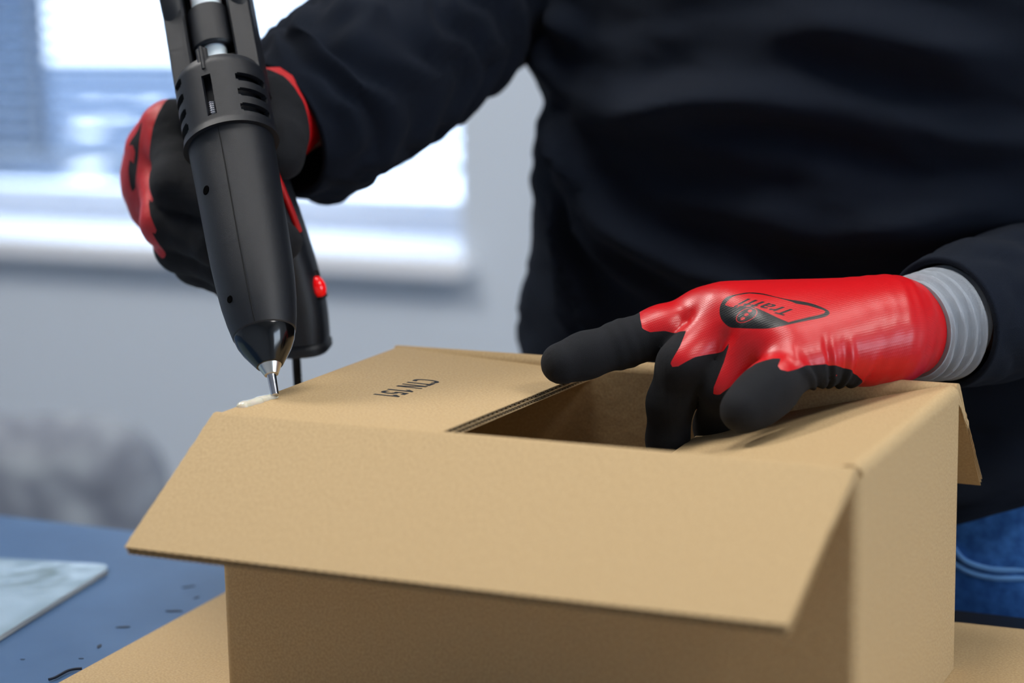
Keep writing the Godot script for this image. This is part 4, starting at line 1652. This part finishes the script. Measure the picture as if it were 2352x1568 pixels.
# ------------------------------------------------------------------ gloves
func left_glove(t: Node3D) -> void:
	var lo := Vector3(-0.060, TY + 0.085, -0.185)
	var hi := Vector3(0.175, TY + 0.222, 0.0)
	var cell := 0.0016
	var palm := Field.new()
	palm.setup(lo, hi, cell)
	var w0 := [at(2128, 754, 1.114), 0.0228]
	var w1 := [at(2062, 762, 1.102), 0.0240]
	var mcp := hand_points([[1612, 724, 1.100, 0.0150], [1672, 722, 1.085, 0.0155], [1748, 772, 1.068, 0.0150], [1835, 835, 1.055, 0.0140]])
	palm.bone(w0[0], w1[0], w0[1], w1[1], 0.012)
	var roots := hand_points([[2030, 742, 1.110, 0.0205], [2030, 750, 1.102, 0.0215], [2030, 766, 1.092, 0.0205], [2020, 790, 1.083, 0.0185]])
	for i in 4:
		palm.bone(roots[i][0], mcp[i][0], roots[i][1], mcp[i][1] * 0.94, 0.016)
	for i in 3:
		palm.bone((roots[i][0] + roots[i + 1][0]) / 2, (mcp[i][0] + mcp[i + 1][0]) / 2 + (roots[i][0] - mcp[i][0]) * 0.08, roots[i][1] * 0.95, mcp[i][1] * 0.90, 0.012)
	# heel of the thumb
	palm.bone(at(2000, 775, 1.118), at(1890, 795, 1.132), 0.0185, 0.0150, 0.012)
	var fingers := [
		[mcp[0]] + hand_points([[1520, 762, 1.095, 0.0133], [1430, 790, 1.090, 0.0119], [1345, 816, 1.083, 0.0116], [1290, 834, 1.077, 0.0111]]),
		[mcp[1]] + hand_points([[1568, 838, 1.075, 0.0129], [1540, 925, 1.083, 0.0118], [1534, 1010, 1.090, 0.0108], [1537, 1050, 1.092, 0.0100]]),
		[mcp[2]] + hand_points([[1668, 893, 1.072, 0.0124], [1640, 975, 1.100, 0.0104], [1640, 1030, 1.104, 0.0098]]),
		[mcp[3]] + hand_points([[1768, 893, 1.040, 0.0139], [1735, 921, 1.034, 0.0130], [1706, 942, 1.028, 0.0120]]),
		hand_points([[1890, 795, 1.132, 0.0148], [1840, 815, 1.140, 0.0130], [1790, 838, 1.146, 0.0115]])]
	var all := Field.new()
	all.setup(lo, hi, cell)
	all.f = palm.f.duplicate()
	for fg in fingers:
		var f := Field.new()
		f.setup(lo, hi, cell)
		fg[0][1] *= 0.86
		chain(f, fg, 0.006)
		# joined to the palm, kept apart from the other fingers
		for i in f.f.size():
			var b := f.f[i]
			if b >= 1.0:
				continue
			var a := palm.f[i]
			var k := 0.005
			var w := k - absf(a - b)
			var d := minf(a, b) - (w * w / (4.0 * k) if w > 0.0 else 0.0)
			if d < all.f[i]:
				all.f[i] = d
	var m := all.net()
	var ax0: Vector3 = (w0[0] - mcp[1][0]).normalized()
	relax(m, 10, func(p): return 0.55 * smoothstep(-0.040, -0.015, (p - mcp[1][0]).dot(ax0)) + 0.15)
	# knuckle creases, the webbing's pull and the wrinkles towards the wrist
	var ax: Vector3 = (w0[0] - mcp[1][0]).normalized()
	var fan := at(1905, 975, 1.055)
	var fan_x := cam_basis.x
	var fan_y := cam_basis.y
	var pip: Vector3 = fingers[0][2][0]
	var web := [at(1583, 742, 1.083), at(1684, 772, 1.066), at(1785, 838, 1.045)]
	var nz := FastNoiseLite.new()
	nz.seed = 2
	nz.frequency = 30.0
	swell(m, func(p, n):
		var s: float = (p - mcp[1][0]).dot(ax)
		var h := 0.0
		# fan of wrinkles that spreads from the heel of the hand
		var e: Vector3 = p - fan
		var fx := e.dot(fan_x)
		var fy := e.dot(fan_y)
		var rad := sqrt(fx * fx + fy * fy)
		var ang := atan2(fx, fy) + nz.get_noise_3d(p.x * 0.35, p.y * 0.35, p.z * 0.35) * 0.22
		var amt := smoothstep(0.052, 0.026, rad) * smoothstep(-0.75, -0.35, ang) * smoothstep(1.0, 0.5, ang)
		h += (sin(ang * 24.0) + 0.5 * sin(ang * 41.0 + 1.0)) * 0.0009 * amt
		# slight rings towards the cuff
		h += sin(s * 700.0 + nz.get_noise_3d(p.x * 0.4, p.y * 0.4, p.z * 0.4) * 5.0) * 0.00014 * smoothstep(0.05, 0.075, s)
		for k in 3:
			var d: float = (p - web[k]).length()
			h -= 0.0010 * exp(-d * d / 0.00002)
			h += 0.0003 * exp(-pow((d - 0.0085) / 0.004, 2.0))
		var dp: float = (p - pip).length()
		h += 0.0008 * exp(-dp * dp / 0.00012) * (0.6 + sin((p - pip).dot((mcp[0][0] - pip).normalized()) * 900.0))
		return h)
	# the back of the hand's plane, on which the red dip's edge and the badge are laid out
	var org := at(1782, 706, 1.0575)
	var up := (cam_basis * Vector3(-0.05, 0.45, 0.89)).normalized()
	var ux := (cam_basis * Vector3(1, 0, 0))
	ux = (ux - up * ux.dot(up)).normalized()
	var uy := up.cross(ux).normalized()
	var nd := (cam_basis * Vector3(0.0, 0.25, 0.97)).normalized()
	var dx := ux
	dx = (dx - nd * dx.dot(nd)).normalized()
	var dy := nd.cross(dx).normalized()
	var edge := PackedVector2Array()
	for p in [[1478, 700], [1482, 726], [1500, 734], [1535, 731], [1568, 738], [1582, 741], [1566, 782], [1544, 820], [1548, 829], [1562, 829], [1600, 808], [1640, 796], [1668, 790], [1682, 772], [1668, 818], [1645, 876], [1645, 890], [1658, 893], [1690, 872], [1730, 848], [1768, 838], [1786, 838], [1776, 860], [1782, 870], [1800, 872], [1822, 862], [1850, 848], [1900, 840], [1945, 841], [1978, 850], [2012, 868], [2040, 900], [2400, 940], [2400, 400], [1478, 400]]:
		var q := on_plane(p[0], p[1], org, nd) - org
		edge.append(Vector2(q.dot(dx), q.dot(dy)))
	var cut := at(2118, 745, 1.108)
	var wax: Vector3 = (w0[0] - w1[0]).normalized()
	var g := PackedFloat32Array()
	g.resize(m.v.size())
	for i in m.v.size():
		var r := m.v[i] - org
		var q := Vector2(r.dot(dx), r.dot(dy))
		g[i] = clampf(poly_dist(q, edge), -0.004, 0.004)
		# the far side of the hand and the thumb are dipped black
		m.uv[i] = Vector2(r.dot(ux), r.dot(uy))
	var two := parted(m, g)
	# badge texture in the plane of the back of the hand
	var tw := 1280
	var th := 800
	var span := Vector2(0.160, 0.100)
	var mid2 := on_plane(1782, 706, org, up) - org
	var mid := Vector2(mid2.dot(ux), mid2.dot(uy))
	var red: StandardMaterial3D = M.red_rubber.duplicate()
	red.uv1_triplanar = false
	red.uv1_scale = Vector3.ONE
	red.albedo_color = Color.WHITE
	red.albedo_texture = badge(tw, th, span, mid, org, up, ux, uy, M.red_rubber.albedo_color)
	red.texture_repeat = false
	# the knit shows through the thin rubber as fine rows
	var hb := PackedByteArray()
	hb.resize(tw * th)
	for y in th:
		for x in tw:
			hb[y * tw + x] = int(128.0 + 60.0 * sin((y * 0.94 + x * 0.34) * 0.62) * sin(x * 0.9 + y * 0.12) + 50.0 * sin((y * 0.94 + x * 0.34) * 0.62))
	red.heightmap_texture = ImageTexture.create_from_image(Image.create_from_data(tw, th, false, Image.FORMAT_L8, hb))
	red.heightmap_scale = 0.006
	var rm: MB = two[0][0]
	for i in rm.v.size():
		rm.uv[i] = Vector2((rm.uv[i].x - mid.x) / span.x + 0.5, 0.5 - (rm.uv[i].y - mid.y) / span.y)
	var gl := part("glove", rm.indexed(two[0][1], t.position), red, t, "red rubber glove with a black badge on the hand pressing the carton")
	part("grip_coating", (two[1][0] as MB).indexed(two[1][1], t.position), M.black_foam, gl, "black foam fingers and palm of the glove")
	# knitted cuff
	m = MB.new()
	var rings := []
	var c0 := at(2092, 756, 1.107)
	var c1 := at(2178, 740, 1.128)
	var d := (c1 - c0).normalized()
	var s := d.cross(Vector3.UP).normalized()
	var w := s.cross(d)
	for k in 61:
		var u := k / 60.0
		var q := PackedVector3Array()
		for i in 96:
			var a := TAU * i / 96.0
			var roll := 0.0018 * sin(u * 26.0 + sin(a) * 1.4 + 1.2 * nz.get_noise_3d(cos(a) * 0.03, sin(a) * 0.03, u * 0.05)) * smoothstep(0.0, 0.1, u) + 0.00025 * sin(u * 150.0)
			var r := lerpf(0.0262, 0.0298, pow(u, 0.8)) + roll + 0.0002 * sin(a * 48.0)
			if u > 0.93:
				r -= pow((u - 0.93) / 0.07, 2.0) * 0.003
			q.append(c0.lerp(c1, u) + (s * cos(a) + w * sin(a)) * r)
		rings.append(q)
	m.loft(rings)
	part("knit_cuff", m.smooth_mesh(t.position), M.grey_knit, gl, "grey knitted cuff")

# the badge, drawn in the plane of the back of the hand: shapes are read off the photograph in its own pixels
func badge(tw: int, th: int, span: Vector2, mid: Vector2, org: Vector3, up: Vector3, ux: Vector3, uy: Vector3, red: Color) -> ImageTexture:
	var im := Image.create(tw, th, false, Image.FORMAT_RGBA8)
	im.fill(red)
	var ink := Color(0.03, 0.035, 0.045)
	var to := func(px: float, py: float) -> Vector2:
		var q := on_plane(px, py, org, up) - org
		return Vector2(((q.dot(ux) - mid.x) / span.x + 0.5) * tw, (0.5 - (q.dot(uy) - mid.y) / span.y) * th)
	var crop := func(x: float, y: float) -> Vector2:
		return to.call(1640.0 + x / 7.84, 640.0 + y / 7.84)
	var outer := []
	for p in [[420, 130], [260, 165], [170, 240], [118, 360], [125, 500], [190, 620], [330, 730], [520, 820], [740, 870], [980, 890], [1220, 860], [1450, 800], [1700, 720], [1900, 660], [2040, 600], [2098, 530], [2060, 460], [1960, 400], [1780, 320], [1560, 270], [1330, 240], [1120, 190], [900, 120], [650, 90]]:
		outer.append(crop.call(p[0], p[1]))
	outer.append(outer[0])
	fill_poly(im, PackedVector2Array(curve(outer, 5)), ink)
	var inner := PackedVector2Array()
	for p in [[420, 150], [330, 190], [260, 250], [205, 320], [300, 370], [420, 405], [560, 425], [680, 432], [750, 470], [1000, 600], [1200, 710], [1345, 780], [1500, 720], [1700, 650], [1900, 585], [1990, 545], [2025, 500], [1990, 470], [1850, 420], [1720, 375], [1500, 340], [1420, 300], [1300, 260], [1120, 210], [900, 150], [650, 115]]:
		inner.append(crop.call(p[0], p[1]))
	fill_poly(im, inner, red)
	# ring with three dots
	for ring in [[190, 135, red], [175, 121, ink]]:
		var q := PackedVector2Array()
		for i in 48:
			var a := TAU * i / 48.0
			q.append(crop.call(595 + cos(a) * ring[0] - sin(a) * 8.0, 592 + sin(a) * ring[1] - cos(a) * 25.0))
		fill_poly(im, q, ring[2])
	for c in [[652, 524], [588, 588], [525, 652]]:
		var q := PackedVector2Array()
		for i in 24:
			var a := TAU * i / 24.0
			q.append(crop.call(c[0] + cos(a) * 40.0, c[1] + sin(a) * 30.0))
		fill_poly(im, q, red)
	# lettering
	letters(im, "Traffi", crop, Vector2(1500, 500), Vector2(-880, -255), Vector2(-265, 140), ink)
	return ImageTexture.create_from_image(im)

func letters(im: Image, text: String, crop: Callable, o: Vector2, right: Vector2, up: Vector2, ink: Color) -> void:
	var tm := TextMesh.new()
	tm.text = text
	var sf := SystemFont.new()
	sf.font_names = PackedStringArray(["Droid Sans"])
	sf.font_weight = 700
	tm.font = sf
	tm.font_size = 48
	tm.pixel_size = 0.01
	tm.depth = 0.0
	tm.curve_step = 1.0
	var arr := tm.get_mesh_arrays()
	if arr.is_empty():
		return
	var v: PackedVector3Array = arr[Mesh.ARRAY_VERTEX]
	var ix: PackedInt32Array = arr[Mesh.ARRAY_INDEX]
	if v.is_empty():
		return
	var lo := v[0]
	var hi := v[0]
	for p in v:
		lo = lo.min(p)
		hi = hi.max(p)
	for k in range(0, ix.size(), 3):
		var q := PackedVector2Array()
		for j in 3:
			var p := v[ix[k + j]]
			var a := (p.x - lo.x) / (hi.x - lo.x)
			var b := (p.y - lo.y) / (hi.y - lo.y)
			var w := o + right * a + up * b
			q.append(crop.call(w.x, w.y))
		fill_poly(im, q, ink)

func fill_poly(im: Image, poly: PackedVector2Array, c: Color) -> void:
	var lo := poly[0]
	var hi := poly[0]
	for p in poly:
		lo = lo.min(p)
		hi = hi.max(p)
	var n := poly.size()
	for y in range(maxi(0, int(lo.y)), mini(im.get_height() - 1, int(hi.y) + 1) + 1):
		var xs := []
		var yy := y + 0.5
		for i in n:
			var a := poly[i]
			var b := poly[(i + 1) % n]
			if (a.y <= yy) != (b.y <= yy):
				xs.append(a.x + (yy - a.y) / (b.y - a.y) * (b.x - a.x))
		xs.sort()
		for i in range(0, xs.size() - 1, 2):
			var x0 := maxi(0, int(ceil(xs[i] - 0.5)))
			var x1 := mini(im.get_width() - 1, int(floor(xs[i + 1] - 0.5)))
			if x1 >= x0:
				im.fill_rect(Rect2i(x0, y, x1 - x0 + 1, 1), c)

func right_glove(t: Node3D) -> void:
	var a0 := at(270, 190, 1.13)
	var lo := Vector3(1e9, 1e9, 1e9)
	var hi := -lo
	for p in [[265, 180], [265, 690], [760, 180], [760, 690]]:
		for dd in [1.125, 1.265]:
			lo = lo.min(at(p[0], p[1], dd))
			hi = hi.max(at(p[0], p[1], dd))
	var cell := 0.0017
	var palm := Field.new()
	palm.setup(lo, hi, cell)
	var mcp := hand_points([[392, 300, 1.200, 0.0150], [364, 352, 1.212, 0.0152], [354, 412, 1.220, 0.0152], [366, 470, 1.226, 0.0145]])
	var wrist := [at(620, 264, 1.203), 0.0268]
	palm.bone(wrist[0], at(720, 240, 1.245), 0.0255, 0.0255, 0.012)
	var roots := hand_points([[560, 275, 1.212, 0.0210], [560, 295, 1.220, 0.0215], [560, 325, 1.224, 0.0210], [560, 352, 1.226, 0.0190]])
	for i in 4:
		palm.bone(wrist[0], roots[i][0], 0.0235, roots[i][1], 0.012)
		palm.bone(roots[i][0], mcp[i][0], roots[i][1], mcp[i][1], 0.012)
	for i in 3:
		palm.bone(mcp[i][0], mcp[i + 1][0], mcp[i][1] * 0.95, mcp[i + 1][1] * 0.95, 0.010)
	var fingers := [
		[mcp[0]] + hand_points([[408, 425, 1.168, 0.0140], [520, 468, 1.152, 0.0122], [600, 482, 1.152, 0.0112]]),
		[mcp[1]] + hand_points([[384, 510, 1.178, 0.0140], [500, 556, 1.158, 0.0125], [645, 556, 1.158, 0.0118]]),
		[mcp[2]] + hand_points([[416, 566, 1.188, 0.0138], [530, 612, 1.168, 0.0122], [628, 622, 1.168, 0.0112]]),
		[mcp[3]] + hand_points([[452, 600, 1.198, 0.0128], [545, 648, 1.180, 0.0112], [612, 660, 1.180, 0.0105]]),
		hand_points([[628, 284, 1.186, 0.0186], [636, 326, 1.176, 0.0162], [647, 362, 1.170, 0.0128]])]
	var all := Field.new()
	all.setup(lo, hi, cell)
	all.f = palm.f.duplicate()
	for fg in fingers:
		var f := Field.new()
		f.setup(lo, hi, cell)
		fg[0][1] *= 0.86
		chain(f, fg, 0.007)
		for i in f.f.size():
			var b := f.f[i]
			if b >= 1.0:
				continue
			var a := palm.f[i]
			var k := 0.010
			var w := k - absf(a - b)
			var d := minf(a, b) - (w * w / (4.0 * k) if w > 0.0 else 0.0)
			# fingers lie against each other: a narrow furrow stays between them
			var o := all.f[i]
			var k2 := 0.002
			var w2 := k2 - absf(d - o)
			all.f[i] = minf(d, o) - (w2 * w2 / (4.0 * k2) if w2 > 0.0 else 0.0)
	var m := all.net()
	var nz := FastNoiseLite.new()
	nz.seed = 6
	nz.frequency = 55.0
	swell(m, func(p, _n): return nz.get_noise_3d(p.x, p.y, p.z) * 0.0007)
	var org := at(350, 400, 1.20)
	var nd := (cam_basis * Vector3(-0.04, 0.0, 1.0)).normalized()
	var dx := cam_basis * Vector3(1, 0, 0)
	dx = (dx - nd * dx.dot(nd)).normalized()
	var dy := nd.cross(dx).normalized()
	var plan := func(list: Array) -> PackedVector2Array:
		var out := PackedVector2Array()
		for p in list:
			var q := on_plane(p[0], p[1], org, nd) - org
			out.append(Vector2(q.dot(dx), q.dot(dy)))
		return out
	var edge: PackedVector2Array = plan.call([[400, 200], [378, 262], [366, 300], [359, 350], [356, 372], [366, 402], [380, 462], [378, 474], [364, 462], [376, 505], [391, 538], [389, 545], [376, 536], [390, 566], [401, 586], [400, 595], [390, 597], [370, 578], [340, 552], [250, 560], [200, 400], [250, 200]])
	var patch: PackedVector2Array = plan.call([[336, 279], [331, 312], [325, 360], [319, 400], [312, 432], [301, 441], [296, 425], [294, 385], [300, 366], [310, 378], [316, 352], [309, 334], [297, 338], [301, 326], [322, 302]])
	var wdir := (at(760, 226, 1.262) - at(628, 272, 1.205)).normalized()
	var g := PackedFloat32Array()
	g.resize(m.v.size())
	for i in m.v.size():
		var r := m.v[i] - org
		var q := Vector2(r.dot(dx), r.dot(dy))
		var d := minf(poly_dist(q, edge), -poly_dist(q, patch))
		d = maxf(d, (m.v[i] - at(628, 272, 1.190)).dot(wdir) - 0.002)
		g[i] = clampf(d, -0.004, 0.004)
	var two := parted(m, g)
	var gl := part("glove", (two[0][0] as MB).indexed(two[0][1], t.position), M.red_rubber, t, "red rubber back of the glove holding the glue gun")
	part("grip_coating", (two[1][0] as MB).indexed(two[1][1], t.position), M.black_foam, gl, "black foam fingers and thumb of the gun-hand glove")
